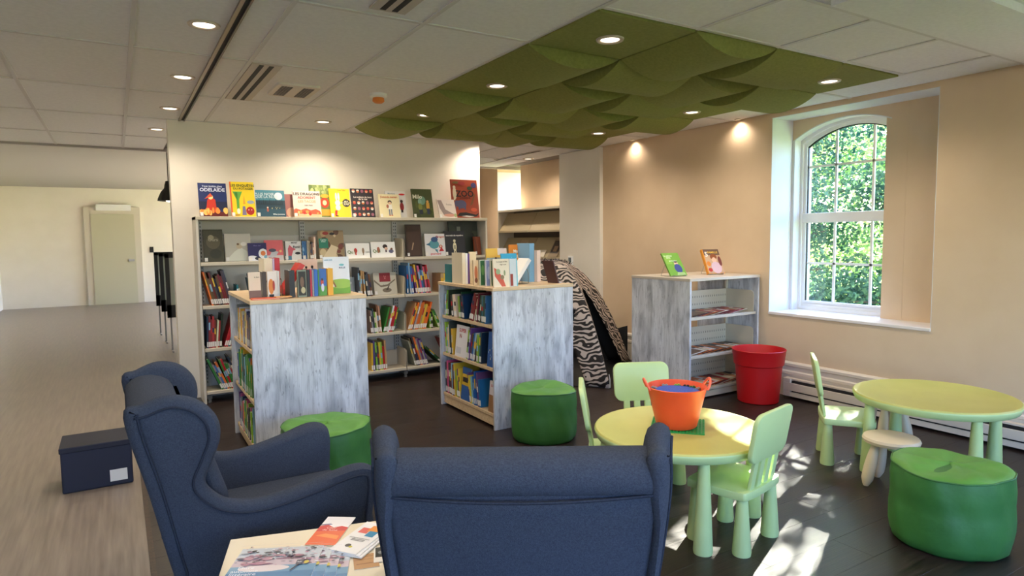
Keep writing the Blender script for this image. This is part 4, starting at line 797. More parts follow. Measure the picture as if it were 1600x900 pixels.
faceout('lilac blue board book, front row ' + TB, 2.447, 4.385, ZI, .055, .204, .016, (214, 214, 224), 2, 0, [('r', .1, .02, .9, .97, (128, 140, 184)), ('e', .5, .5, .25, .25, (170, 180, 206))], [], 'board_book', sticker=False)
faceout('forest green board book, front row ' + TB, 2.462, 4.335, ZI, .05, .204, .014, (206, 210, 190), 2, 0, [('r', .1, .02, .9, .97, (32, 84, 46))], [], 'board_book', sticker=False)
faceout('red board book, front row ' + TB, 2.478, 4.295, ZI, .045, .206, .014, (184, 46, 44), 2, 0, [('r', .1, .3, .5, .6, (120, 160, 120))], [], 'board_book', sticker=False)
faceout('cream picture book with a leaping red animal, front corner ' + TB, 2.42, 4.215, ZI, .14, .215, .014, (232, 220, 196), 4, 0, [('p', [(.05, .7), (.3, .6), (.6, .3), (.75, .02), (.5, .02), (.25, .25), (.08, .4)], (204, 92, 70)), ('e', .3, .55, .14, .1, (150, 170, 130)), ('e', .55, .35, .12, .08, (140, 120, 90)), ('e', .7, .5, .06, .1, (150, 160, 120))], [("Le voyage de l'âne", .55, .9, .013, (130, 110, 90)), ("Olga Lucas", .62, .8, .013, (130, 110, 90))], sticker=False)
faceout('pale blue board book with small red strip, front edge ' + TB, 2.57, 4.225, ZI, .07, .213, .014, (206, 216, 222), 3, 0, [('r', .05, .02, .4, .45, (150, 60, 50)), ('r', .85, 0, 1, 1, (120, 190, 206))], [], 'board_book', sticker=False)
faceout('yellow picture book with a row of cartoon birds ' + TB, 2.70, 4.80, ZI, .205, .285, .012, (236, 196, 90), 7, 0, [('r', .55, .8, 1, 1, (230, 226, 224)), ('r', 0, .4, 1, .72, (150, 170, 176))] + blob(41, 9, [(70, 60, 70), (210, 90, 60), (230, 226, 210)], .05, .5, .95, .72, .05, .08), [], sticker=False)
faceout('sky blue picture book with tiny white stars ' + TB, 2.70, 4.56, ZI, .15, .245, .012, (58, 164, 206), 5, 0, blob(42, 10, [(200, 230, 240)], .1, .1, .95, .95, .008, .016), [], sticker=False)
faceout('orange picture book titled Maths with white lettering ' + TB, 2.87, 4.70, ZI, .165, .315, .014, (226, 136, 46), 6, 0, [('e', .45, .3, .3, .12, (120, 80, 50))], [("Maths", .5, .82, .036, (250, 240, 220)), ("2000", .55, .68, .036, (250, 240, 220))], sticker=False)
spine_book('tall light blue book spine near the right edge ' + TB, 2.955, 4.54, .2, .325, .045, 'light blue', rgb=(120, 170, 206))
spine_book('pinkish cream book spine, rightmost of the upright books ' + TB, 3.003, 4.50, .2, .265, .034, 'cream', rgb=(232, 206, 190))
o = spine_book('white open-paged book slanting to the right ' + TB, 2.665, 4.34, .15, .235, .03, 'white', lean=36)
st = thing('book_stand', 'dark thin easel back seen edge-on at the right end of the island top', 'stand', (3.045, 4.33, ZI), 0.2)
MB().prism([(0, .0), (.012, .0), (-.055, .185), (-.067, .183)], -.06, .06, 'y').build('panel', mat((74, 44, 44), .5), st)
MB().tube([(.0, -.05, .003), (.045, -.05, .003), (.045, .05, .003), (0, .05, .003)], .002, 6).build('wire_foot', M['steel'], st)
bookend('thin wire bookend under the white slanting book, ' + TB, 2.80, 4.42, ZI, 0.3)
# cream book peeking out of the right side of island A
book('cream book standing out at the right side of the armchair-side island', basis(Vector((0, -1, 0)), Vector((1, 0, 0)), Vector((0, 0, 1)), Vector((1.31, 4.40, .0925))), .17, .29, .02, (206, 196, 150), None, False)
# books standing on wire easels on the window-side bookcase
def easel_book(label, loc, rz, w_, h_, t_, rgb, shapes, texts):
    ln = 38 if rz > -12 else 30; k_ = math.tan(math.radians(ln)) * .12 + .035
    o = faceout(label, loc[0], loc[1], loc[2] + .012, w_, h_, t_, rgb, ln, rz, shapes, texts, sticker=False)
    e = thing('wire_easel', 'steel wire easel holding the ' + label.split(' on ')[0], 'easel', loc, math.radians(rz))
    MB().tube([(.03, -.014, .022), (.03, -.014, .006), (.03, .06, .006), (.03, k_ + .07, .002), (.03, k_, .12), (w_ - .03, k_, .12), (w_ - .03, k_ + .07, .002), (w_ - .03, .06, .006), (w_ - .03, -.014, .006), (w_ - .03, -.014, .022)], .002, 6).build('wire_frame', M['steel'], e, smooth=True)
easel_book('bright green book with a person in blue on the window-side bookcase', (4.29, 4.24, ZI), -10, .18, .255, .016, (120, 172, 60), [('e', .62, .52, .12, .1, (226, 190, 170)), ('e', .64, .3, .22, .2, (60, 74, 140)), ('e', .62, .6, .1, .05, (70, 50, 40)), ('p', [(.4, 0), (.95, 0), (.9, .12), (.5, .14)], (170, 200, 130)), ('r', .05, .5, .4, .9, (142, 190, 70))], [("Le grand\nlivre", .3, .82, .026, (226, 240, 200)), ("génération", .5, .64, .02, (232, 244, 210))])
easel_book('orange-edged magazine-like book with a smiling figure on the window-side bookcase', (4.76, 4.22, ZI), -16, .18, .262, .03, (228, 150, 46), [('r', .06, .02, 1, 1, (206, 170, 140)), ('r', .06, .75, 1, 1, (110, 84, 74)), ('e', .58, .58, .17, .16, (226, 180, 150)), ('e', .58, .68, .2, .12, (150, 84, 50)), ('e', .58, .55, .13, .11, (236, 196, 172)), ('e', .6, .24, .3, .24, (220, 190, 206)), ('e', .2, .4, .12, .1, (226, 140, 60)), ('e', .9, .5, .1, .2, (120, 60, 60)), ('e', .2, .15, .12, .08, (190, 60, 50))], [("5", .2, .78, .07, (250, 240, 230)), ("FAMILLE", .6, .86, .03, (244, 200, 90))])
# magazines lying shingled on the window-side shelves
r5 = random.Random(77)
for k, z in enumerate(CL):
    n = 11
    for i in range(n):
        cn = r5.choice(['dark red', 'charcoal', 'cream', 'orange', 'white', 'tan', 'red', 'brown'])
        w_, h_ = .20, .255; a = math.radians(7.5)
        S = Vector((math.cos(a), 0, math.sin(a))); mw = Matrix.Translation((CX + .055 + i * .057, CY + .05, z + .0008)) @ Matrix.Rotation(-a, 4, 'Y')
        o = link('magazine', MB().box(0, w_, 0, h_, 0, .0025).mesh('magazine', mat(PAL[cn], .35))); o.matrix_world = mw
        tag(o, '%s magazine, %s from left, %s shelf of window-side bookcase' % (cn, ORD[i], ['bottom', 'middle', 'upper'][k]), 'magazine', 'magazines on the %s shelf of the window-side bookcase' % ['bottom', 'middle', 'upper'][k])
        MB().box(.012, w_ - .01, .012, h_ * .6, .0025, .0029).build('printed_picture', mat(PAL[r5.choice(['white', 'cream', 'tan', 'red', 'brown'])], .35), o)

# ---------------------------------------------------------------- children's tables, chairs, stools
def kid_table(label, loc, a0):
    t = thing('kids_table', label, 'table', (loc[0], loc[1], 0)); R = .44
    MB().lathe([(0.001, .474), (R - .035, .474), (R - .025, .480), (R - .008, .480), (R - .001, .472), (R, .462), (R - .012, .432), (R - .02, .428), (R - .03, .436), (.001, .44)], 56).build('table_top', M['lime_top'], t, smooth=True).data.materials.append(M['lime'])
    for p in t.children[0].data.polygons:
        if p.center.z < .4725 and math.hypot(p.center.x, p.center.y) > R - .03 or p.normal.z < -.3: p.material_index = 1
    lg = MB().lathe([(.025, .437), (.027, .40), (.040, .12), (.045, .012), (.043, 0)], 20).mesh('leg', M['lime'], smooth=True)
    for k in range(4):
        a = a0 + k * PI / 2; link('leg', lg, t, (.385 * math.cos(a), .385 * math.sin(a), 0))
    return t
kid_table('round lime plastic kids table carrying the orange tub', (2.44, 2.34), math.atan2(-.33, -.19))
kid_table('round lime plastic kids table at the right edge of the picture', (4.22, 1.97), math.atan2(.21, -.33))
def seat_outline(): return spline([(-.155, -.15), (0, -.158), (.155, -.15), (.178, -.12), (.185, 0), (.185, .12), (.165, .15), (0, .158), (-.165, .15), (-.185, .12), (-.185, 0), (-.178, -.12)], 3)
KC = {}
KC['seat'] = MB().prism([(p[0], p[1]) for p in seat_outline()], .262, .302, 'z').mesh('seat', M['lime'], smooth=True, bevel=.006, seg=2)
KC['leg'] = MB().lathe([(.024, .27), (.026, .24), (.043, .014), (.041, 0)], 18).mesh('leg', M['lime'], smooth=True)
def lean_back(v): return Vector((v.x, v.y - (v.z - .29) * .17, v.z))
bp = rrect(.175, .118, .05, 5, 0, .552)
bm_ = MB().prism(bp, -.150, -.124, 'y'); bm_.xf(lambda v: Vector((v.x * (1 + (v.z - .44) * .12), v.y - .02 * 0 + .10 * v.x * v.x, v.z))).xf(lean_back)
KC['backrest'] = bm_.mesh('backrest', M['lime'], smooth=True, bevel=.007, seg=2)
KC['slat'] = MB().box(-.020, .020, -.146, -.128, .296, .45).xf(lean_back).mesh('slat', M['lime'], bevel=.004, seg=2)
def kid_chair(label, loc, heading):
    """heading: angle of the direction the chair faces"""
    t = thing('kids_chair', label, 'chair', (loc[0], loc[1], 0), heading - PI / 2, 'lime kids chairs')
    link('seat', KC['seat'], t); link('backrest', KC['backrest'], t)
    for x in (-.10, -.034, .034, .10): link('slat', KC['slat'], t, (x, .004, 0))
    for x in (-.142, .142):
        for y in (-.118, .118): link('leg', KC['leg'], t, (x, y, 0))
kid_chair('lime kids chair with its slatted back to the camera at the near table', (2.50, 2.045), math.atan2(.96, -.20))
kid_chair('lime kids chair facing the camera behind the orange tub', (2.71, 2.845), math.atan2(-.90, -.44))
kid_chair('lime kids chair seen edge-on between the green pouf and near table', (2.298, 2.664), math.atan2(-.61, .79))
kid_chair('lime kids chair seen from the side at the right-hand table', (3.995, 2.385), math.radians(-52))
KS = {}
KS['top'] = MB().lathe([(.001, .300), (.12, .300), (.143, .294), (.15, .28), (.145, .264), (.12, .256), (.001, .256)], 36).mesh('seat', M['stool'], smooth=True)
def stool_leg():
    m = MB(); pts = []; rs = []
    for k in range(9):
        u = k / 8; pts.append((.085 + .05 * u, 0, .258 - .24 * u)); rs.append(.018 + .016 * math.sin(min(1, u * 1.05) * PI * .72) if u < .97 else .020)
    pts.append((.136, 0, .006)); rs.append(.014); m.tube(pts, rs, 14); return m.mesh('leg', M['stool'], smooth=True)
KS['leg'] = stool_leg()
def stool(label, loc, a0):
    t = thing('kids_stool', label, 'stool', (loc[0], loc[1], 0), a0, 'cream kids stools'); link('seat', KS['top'], t)
    for k in range(4): link('leg', KS['leg'], t, None, k * PI / 2)
stool('cream plastic kids stool in front of the right-hand table', (3.76, 1.97), 2.55)
stool('cream plastic kids stool on the far side of the right-hand table', (4.62, 2.45), 3.4)
stool('white plastic kids stool mostly hidden behind the near lime chair', (2.92, 2.33), 3.35)
# tub of building bricks on a green base plate
gp = thing('base_plate', 'square green studded base plate under the orange tub', 'base plate', (2.46, 2.375, .4748), math.radians(42))
MB().box(-.135, .135, -.135, .135, 0, .004).build('plate', M['green_plate'], gp)
sd_ = MB()
for i in range(17):
    for j in range(17):
        if i < 3 or i > 13 or j < 4 or j > 13: sd_.lathe([(.0042, .004), (.0042, .0068)], 6, (-.128 + i * .016, -.128 + j * .016, 0))
q = sd_.build('stud_grid', M['green_plate'], gp); q['kind'] = 'stuff'
tub = thing('brick_tub', 'orange rubber tub with two handles standing on the near kids table', 'tub', (2.445, 2.37, .482), math.radians(-32))
MB().lathe([(.001, .0), (.098, .0), (.104, .006), (.128, .11), (.150, .20), (.154, .207), (.150, .21), (.146, .206), (.124, .11), (.100, .012), (.001, .010)], 44).build('body', M['orange'], tub, smooth=True)
for s in (-1, 1):
    MB().tube(spline([(s * .146, -.045, .195), (s * .158, -.042, .218), (s * .168, -.02, .240), (s * .170, .0, .246), (s * .168, .02, .240), (s * .158, .042, .218), (s * .146, .045, .195)], 4, False), .0065, 10).build('handle', M['handle'], tub, smooth=True)
bp_ = thing('building_plate', 'round blue studded plate lying on the bricks in the tub', 'base plate', (2.445, 2.37, .482 + .178), .3)
MB().lathe([(.001, 0), (.112, 0), (.115, .006), (.001, .010)], 32).build('plate', M['blue_plate'], bp_, smooth=True)
rb = random.Random(5)
for i, (cn, a) in enumerate((('grey', 2.0), ('black', 2.35), ('grey', 1.3), ('lime green', 0.75), ('black', .35), ('green', .05), ('grey', -.3), ('white', 2.75))):
    col = {'grey': (150, 152, 150), 'black': (34, 34, 36), 'lime green': (120, 170, 60), 'green': (60, 120, 60), 'white': (220, 218, 214)}[cn]
    t = thing('toy_brick', '%s toy brick at rim of tub, %s of eight counterclockwise from its right' % (cn, ORD[i]), 'toy brick', (2.445 + .122 * math.cos(a), 2.37 + .122 * math.sin(a), .482 + .172), rb.uniform(0, 3), 'loose bricks in the orange tub')
    MB().box(-.016, .016, -.008, .008, 0, .016).build('block', mat(col, .35), t, bevel=.001, seg=1)
    MB().lathe([(.0048, .016), (.0048, .0195)], 8, (-.008, 0, 0)).lathe([(.0048, .016), (.0048, .0195)], 8, (.008, 0, 0)).build('studs', mat(col, .35), t)
# red bin
rbn = thing('red_bin', 'tall red plastic pot used as a bin beside the window-side bookcase', 'bin', (4.785, 3.665, 0))
MB().lathe([(.001, 0), (.165, 0), (.172, .006), (.195, .30), (.198, .325), (.210, .335), (.224, .455), (.228, .462), (.222, .466), (.216, .458), (.203, .345), (.19, .33), (.168, .02), (.001, .015)], 52).build('pot', M['red'], rbn, smooth=True)
# poufs
def pouf(label, loc, r, h, seed):
    t = thing('pouf', label, 'pouf', (loc[0], loc[1], 0), seed); rr = random.Random(seed)
    ph = [rr.uniform(0, 6.28) for _ in range(6)]
    def wob(a, z): return 1 + .016 * math.sin(3 * a + ph[0]) + .012 * math.sin(7 * a + ph[1] + 9 * z) + .009 * math.sin(13 * a + ph[2] + 22 * z) - .03 * math.exp(-((z - .22) / .05) ** 2)
    n = 64; prof = [(.90, 0), (.97, .015), (1.0, .05), (1.015, .10), (1.02, .15), (1.02, .19), (1.02, .22), (1.02, .25), (1.01, h * .8), (.99, h * .93), (.975, h)]
    secs = [[(r * k * wob(2 * PI * j / n, z) * math.cos(2 * PI * j / n), r * k * wob(2 * PI * j / n, z) * math.sin(2 * PI * j / n), z + (.008 * math.sin(2 * (2 * PI * j / n) + ph[3]) if z > h * .5 else 0)) for j in range(n)] for k, z in prof]
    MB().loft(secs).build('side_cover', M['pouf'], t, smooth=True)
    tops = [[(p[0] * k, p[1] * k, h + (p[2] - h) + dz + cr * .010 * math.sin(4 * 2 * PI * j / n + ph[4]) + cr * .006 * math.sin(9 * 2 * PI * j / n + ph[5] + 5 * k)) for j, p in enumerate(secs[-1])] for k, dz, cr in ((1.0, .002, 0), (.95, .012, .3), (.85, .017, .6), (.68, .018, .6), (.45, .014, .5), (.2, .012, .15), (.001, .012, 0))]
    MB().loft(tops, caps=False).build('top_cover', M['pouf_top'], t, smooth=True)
    MB().tube([(p[0] * 1.004, p[1] * 1.004, p[2] + .002) for p in secs[-1]], .004, 6, closed=True).build('seam_piping', M['pouf'], t, smooth=True)
pouf('green vinyl drum pouf in front of the zebra-side island', (2.62, 3.86), .238, .355, 1)
pouf('green vinyl drum pouf in front of the armchair-side island', (1.02, 3.80), .26, .37, 2)
pouf('green vinyl drum pouf cut off at the right edge of the picture', (3.33, 1.47), .25, .36, 3)

# ---------------------------------------------------------------- wing armchairs
def wing_chair(label, mw, zs=.955, xs=1.045):
    t = thing('wing_armchair', label, 'armchair'); F = M['fabric']
    def taper(v):
        k = .80 + .20 * min(1, max(0, (v.z - .15) / .76)); return Vector((v.x * k, v.y, v.z))
    out = spline([(0.0, .965), (.05, 1.005), (.13, 1.03), (.21, 1.005), (.262, .94), (.272, .86), (.245, .77), (.222, .70), (.25, .645), (.30, .602), (.38, .58), (.48, .587), (.60, .612), (.73, .645), (.80, .632), (.825, .575), (.815, .42), (.79, .22), (.17, .20), (.12, .36), (.06, .68)], 5)
    N = len(out); cx = sum(p[0] for p in out) / N; cz = sum(p[1] for p in out) / N
    inset = []
    for i, p in enumerate(out):       # inward normal offset for the rounded rim
        a, b = out[i - 1], out[(i + 1) % N]; tx, tz = b[0] - a[0], b[1] - a[1]; l = math.hypot(tx, tz) or 1; inset.append((tz / l, -tx / l))
    sgn = 1 if sum(n[0] * (cx - p[0]) + n[1] * (cz - p[1]) for n, p in zip(inset, out)) > 0 else -1
    def sec(d, x): return [(x, p[0] + sgn * n[0] * d, p[1] + sgn * n[1] * d) for p, n in zip(out, inset)]
    for s in (-1, 1):
        X0, X1 = .285, .385
        m = MB().loft([sec(.030, s * X0), sec(.012, s * (X0 + .008)), sec(0.0, s * (X0 + .03)), sec(-.004, s * (X0 + .05)), sec(0.0, s * (X1 - .03)), sec(.010, s * (X1 - .010)), sec(.030, s * X1)])
        def flare(v):
            k = max(0, v.z - .60) / .42; g = min(1, max(0, (v.y - .10) / .25)); ax = abs(v.x); up_ = min(1, max(0, (v.z - .80) / .08)); rear = 1 - g; i_ = .285 + .038 * rear * (1 - .55 * up_); o_ = .385 - .030 * (1 - v.y / .8); ax = i_ + (o_ - i_) * (ax - .285) / .10; v = Vector((s * ax, v.y, v.z)); return taper(Vector((v.x + s * (.035 * k * max(0, v.y) / .25 - .022 * k * (1 - max(0, v.y) / .25)), v.y, v.z)))
        sp = m.xf(flare).build('side_wing', F, t, smooth=True)
        pts = [flare(Vector(q)) + Vector((s * .002, 0, 0)) for q in sec(.036, s * X1)]
        MB().tube(pts, .0045, 6, closed=True).build('piping', M['piping'], sp, smooth=True)
    # back: sections from bottom to top, raked, rounded top roll
    def backsec(z, w2, d0, d1, r=.03):
        yr = .175 - .175 * (z - .18) / .80
        return [(p[0], p[1] + yr + (d0 + d1) / 2 * 0, z) for p in rrect(w2, (d1 - d0) / 2, r, 4, 0, (d0 + d1) / 2)]
    def bulge(v): return taper(Vector((v.x, v.y - .018 * max(0, 1 - (v.x / .33) ** 2) * min(1, max(0, (v.z - .2) * 3)), v.z)))
    secs = [backsec(z, .332, .004, .15) for z in (.20, .3, .45, .6, .72, .80, .883)] + [backsec(.893, .328, .008, .15)]
    MB().loft(secs).xf(bulge).build('back_panel', F, t, smooth=True)
    roll = [backsec(.886, .326, .006, .16, .02), backsec(.892, .331, -.001, .165, .03), backsec(.91, .334, -.003, .17, .04), backsec(.93, .335, -.002, .172, .05), backsec(.955, .333, .010, .165, .05), backsec(.974, .326, .032, .145, .045), backsec(.985, .31, .058, .115, .028), backsec(.988, .28, .074, .09, .008)]
    def droop(v): return bulge(Vector((v.x, v.y, v.z - (.014 * (1 - (v.x / .335) ** 2) if v.z < .92 else .006 * (1 - (v.x / .335) ** 2)))))
    MB().loft(roll).xf(droop).build('head_roll', F, t, smooth=True)
    seam = [droop(Vector((-.330 + .660 * k / 24, .175 - .175 * (.888 - .18) / .80 + .002, .888))) + Vector((0, -.002, 0)) for k in range(25)]
    MB().tube(seam, .004, 6).build('seam_piping', M['piping'], t, smooth=True)
    ic = [backsec(z, w_, .13, d1, .05) for z, w_, d1 in ((.39, .26, .16), (.44, .275, .21), (.6, .28, .225), (.75, .28, .215), (.86, .275, .20), (.93, .26, .17))]
    MB().loft(ic).xf(taper).build('back_cushion', F, t, smooth=True)
    MB().box(-.285, .285, .20, .775, .20, .315).xf(taper).build('seat_frame', F, t, smooth=True, bevel=.015, seg=3)
    MB().prism(rrect(.283, .30, .05, 5, 0, .53), .30, .43, 'z').xf(taper).build('seat_cushion', F, t, smooth=True, bevel=.035, seg=4)
    for x in (-.25, .25):
        for y, dy in ((.20, -.06), (.74, .02)):
            MB().loft([[(x + a * .014, y + dy + b * .014, 0) for a, b in ((-1, -1), (1, -1), (1, 1), (-1, 1))], [(x + a * .022, y + b * .022, .205) for a, b in ((-1, -1), (1, -1), (1, 1), (-1, 1))]]).build('leg', M['legwood'], t)
    t.matrix_world = mw @ Matrix.Diagonal((xs, 1, zs, 1)); return t
def chair_mw(cx, cy, heading): return Matrix.Translation((cx, cy, 0)) @ Matrix.Rotation(heading - PI / 2, 4, 'Z')
wing_chair('blue-grey wing armchair in the foreground seen from behind', chair_mw(.795, 1.265, math.atan2(.85, .53)))
wing_chair('blue-grey wing armchair at the left seen from its side', chair_mw(-.005, 2.72, 0.0), .935, 1.03)

# ---------------------------------------------------------------- side table with brochures
wt = thing('side_table', 'white square side table between the two armchairs', 'table', (.275, 2.26, 0), math.atan2(-.27, .96))
TZ = .48
MB().box(0, .50, -.42, 0, TZ - .045, TZ).build('table_top', mat((232, 222, 200), .35), wt, bevel=.002, seg=1)
for x in (.0, .45):
    for y in (-.42, -.05): MB().box(x + .002, x + .048, y + .002, y + .048, 0, TZ - .045).build('leg', mat((232, 222, 200), .35), wt)
def flat(name, label, cat, cx, cy, z, w_, h_, t_, ang, rgb, shapes=(), texts=(), group=None):
    """print lying flat: local x along width, y along height, cover up"""
    o = thing(name, label, cat, (cx, cy, z), ang, group)
    MB().box(-w_ / 2, w_ / 2, -h_ / 2, h_ / 2, 0, t_).build('leaves', M['paper'], o)
    m = MB(); mats = []; k = 0
    for sh in [('r', 0, 0, 1, 1, rgb)] + list(shapes):
        mm = mat(sh[-1], .3)
        if mm not in mats: mats.append(mm)
        zz = t_ + .0003 + .0001 * k; k += 1
        if sh[0] == 'r': u0, v0, u1, v1 = sh[1:5]; p = [(u0, v0), (u1, v0), (u1, v1), (u0, v1)]
        elif sh[0] == 'e': u, v, ru, rv = sh[1:5]; p = [(u + ru * math.cos(2 * PI * q / 16), v + rv * math.sin(2 * PI * q / 16)) for q in range(16)]
        else: p = sh[1]
        m.add([(min(max(a, 0), 1) * w_ - w_ / 2, min(max(b, 0), 1) * h_ - h_ / 2, zz) for a, b in p], [tuple(range(len(p)))], mats.index(mm))
    m.build('printed_cover', mats, o)
    for body, u, v, size, col in texts:
        c = bpy.data.curves.new('lettering', 'FONT'); c.body = body; c.size = size; c.align_x = 'CENTER'; c.align_y = 'CENTER'; c.resolution_u = 2; c.space_line = .85; c.materials.append(mat(col, .5))
        q = bpy.data.objects.new('lettering', c); COL.objects.link(q); q.parent = o; q.location = (u * w_ - w_ / 2, v * h_ - h_ / 2, t_ + .0006 + .0001 * k)
    return o
def snowy(seed):
    r = random.Random(seed); s = [('r', 0, .35, 1, .6, (206, 190, 200)), ('r', 0, .2, 1, .4, (120, 160, 190)), ('e', .4, .32, .3, .1, (226, 214, 216)), ('r', 0, 0, 1, .2, (96, 138, 176))]
    s += [('e', r.uniform(.05, .95), r.uniform(.45, .72), r.uniform(.03, .1), r.uniform(.015, .05), r.choice([(176, 130, 150), (196, 156, 170), (150, 120, 140)])) for _ in range(22)]
    s += [('e', r.uniform(.05, .95), r.uniform(.6, .92), r.uniform(.02, .06), r.uniform(.01, .03), r.choice([(52, 50, 58), (90, 92, 104)])) for _ in range(14)]
    s += [('p', [(.72, .18), (.74, .18), (.86, .5), (.84, .5)], (70, 58, 60)), ('e', .88, .42, .03, .05, (206, 190, 90)), ('r', .76, .36, .84, .5, (110, 110, 120))] + [('e', r.uniform(.02, .98), r.uniform(.4, .98), r.uniform(.006, .03), r.uniform(.006, .02), r.choice([(60, 58, 66), (230, 232, 238), (150, 150, 164), (196, 150, 166)])) for _ in range(60)] + [('r', .0, .995, 1, 1, (200, 200, 206))]
    return s
tang = math.radians(158)
mz = TZ + .0008
for i in range(4):
    dx, dy = .026 * (3 - i), -.018 * (3 - i)
    flat('magazine', 'magazine with snowy village cover, %s of the fanned pile on side table' % ['bottom', 'second from bottom', 'second from top', 'topmost'][i], 'magazine', .362 + dx, 1.98 + dy, mz + i * .0048, .25, .19, .0042, tang + math.radians(180) + math.radians(-1.5 * i), (196, 204, 214), snowy(i), [("Entre\nautomne\nlittéraire", .22, .15, .022, (240, 242, 246))] if i == 3 else [], 'magazines fanned on the side table')
flat('leaflet', 'orange and white leaflet beneath the white folders on the side table', 'leaflet', .575, 2.135, mz + .001, .10, .21, .002, math.radians(-36), (240, 238, 244), [('p', [(0, 0), (1, 0), (1, .62), (.75, .66), (.5, .6), (.25, .7), (0, .64)], (228, 104, 58)), ('p', [(0, .45), (1, .5), (1, .62), (.75, .66), (.5, .6), (.25, .7), (0, .64)], (206, 60, 58)), ('p', [(0, .66), (.4, .70), (.3, .74), (0, .7)], (110, 110, 150)), ('p', [(.1, .3), (.9, .2), (.9, .32), (.4, .38)], (240, 150, 80))], [("Clair\nde lune", .45, .54, .018, (250, 220, 210))])
for i in range(3):
    flat('leaflet', 'white folded leaflet with three coloured squares, %s of the small pile' % ['bottom', 'middle', 'top'][i], 'leaflet', .638 + .004 * (2 - i), 2.005 - .006 * (2 - i), mz + .0035 + i * .004, .10, .21, .0036, math.radians(-50 - 1.5 * i), (238, 238, 242),
         [('r', .16, .62, .5, .80, (222, 104, 98)), ('r', .42, .70, .80, .90, (232, 150, 70)), ('r', .52, .54, .84, .72, (52, 140, 186)), ('e', .42, .2, .1, .05, (70, 70, 74)), ('e', .55, .17, .06, .03, (206, 196, 60)), ('r', .25, .40, .75, .415, (120, 120, 130)), ('r', .25, .365, .75, .38, (120, 120, 130))], [("programmation", .5, .45, .012, (90, 90, 100))] if i == 2 else [], 'white leaflets on the side table')
flat('postcard', 'wood-patterned postcard lying by the armchair on the side table', 'postcard', .607, 1.872, mz, .075, .09, .0008, math.radians(-15), (192, 150, 108), [('r', .1, .3, .9, .36, (160, 116, 80)), ('r', 0, .6, 1, .64, (168, 124, 88)), ('r', .2, .8, .8, .84, (150, 108, 76))], [])
flat('postcard', 'dark photo postcard with white border half under the armchair back', 'postcard', .668, 1.885, mz + .001, .06, .10, .0008, math.radians(-20), (232, 228, 222), [('r', .08, .3, .92, .95, (48, 50, 52)), ('e', .4, .6, .2, .1, (130, 136, 140)), ('e', .6, .45, .2, .08, (110, 116, 110))], [])

# ---------------------------------------------------------------- zebra tent
zt_ = thing('play_tent', 'zebra-striped arched play tent with black lining beside the tan wall', 'tent', (4.06, 5.76, 0), math.radians(-4))
RZ, HZ = 1.04, 1.21; S0 = .50
def hz(s): return HZ * (1 - s ** 2.1)
def wcut(s): return .5 - .36 * (max(0, (s - S0)) / (1 - S0)) ** .5 if s > S0 else .5
zm = MB(); NS, NT = 34, 8
for q in range(4):
    a0 = q * PI / 2; e0 = Vector((math.cos(a0), math.sin(a0), 0)); e1 = Vector((-math.sin(a0), math.cos(a0), 0))
    for half in (0, 1):
        g = []
        for i in range(NS + 1):
            s = i / NS; wv = wcut(s); line = []
            for j in range(NT + 1):
                tt = wv * j / NT; tt = tt if half == 0 else 1 - tt
                r_ = RZ * s * (1 - .16 * math.sin(PI * tt)); p = (e0 * (1 - tt) + e1 * tt) * r_; line.append((p.x, p.y, max(hz(s) - .0 , 0.004)))
            g.append(line)
        k = len(zm.v); zm.v += [p for l in g for p in l]
        for i in range(NS):
            for j in range(NT):
                f = (k + i * (NT + 1) + j, k + i * (NT + 1) + j + 1, k + (i + 1) * (NT + 1) + j + 1, k + (i + 1) * (NT + 1) + j)
                zm.f.append(f if half == 0 else f[::-1]); zm.m.append(0)
zme = bpy.data.meshes.new('canopy'); zme.from_pydata(zm.v, [], zm.f); zme.materials.append(M['zebra']); zme.materials.append(M['black'])
bmx = bmesh.new(); bmx.from_mesh(zme); bmesh.ops.remove_doubles(bmx, verts=bmx.verts, dist=.0008); bmx.normal_update()
bmesh.ops.reverse_faces(bmx, faces=[f for f in bmx.faces if f.normal.dot(f.calc_center_median() - Vector((0, 0, -.4))) < 0])
bmx.to_mesh(zme); bmx.free(); zme.polygons.foreach_set('use_smooth', [True] * len(zme.polygons))
zo = link('canopy', zme, zt_); so = zo.modifiers.new('thickness', 'SOLIDIFY'); so.thickness = .006; so.offset = -1; so.material_offset = 1
MB().add([(RZ * .98, 0, .004), (0, RZ * .98, .004), (-RZ * .98, 0, .004), (0, -RZ * .98, .004), (RZ * .98, 0, .010), (0, RZ * .98, .010), (-RZ * .98, 0, .010), (0, -RZ * .98, .010)], [(3, 2, 1, 0), (4, 5, 6, 7), (0, 1, 5, 4), (1, 2, 6, 5), (2, 3, 7, 6), (3, 0, 4, 7)]).build('ground_sheet', M['black'], zt_)
for (ax, ay), (bx_, by_) in (((RZ, 0), (0, RZ)), ((0, RZ), (-RZ, 0))):
    n_ = 10; v = []; f = []
    for k in range(n_ + 1):
        u = k / n_; x = ax + (bx_ - ax) * u; y = ay + (by_ - ay) * u; z = .30 + .12 * abs(2 * u - 1) ** 2; x *= .965; y *= .965
        v += [(x, y, .01), (x, y, z), (x * .992, y * .992, .01), (x * .992, y * .992, z)]
    for k in range(n_):
        a = 4 * k; f += [(a, a + 4, a + 5, a + 1), (a + 2, a + 3, a + 7, a + 6), (a + 1, a + 5, a + 7, a + 3)]
    MB().add(v, f).build('side_wall', M['black'], zt_)
mn = MB(); rm = random.Random(4)
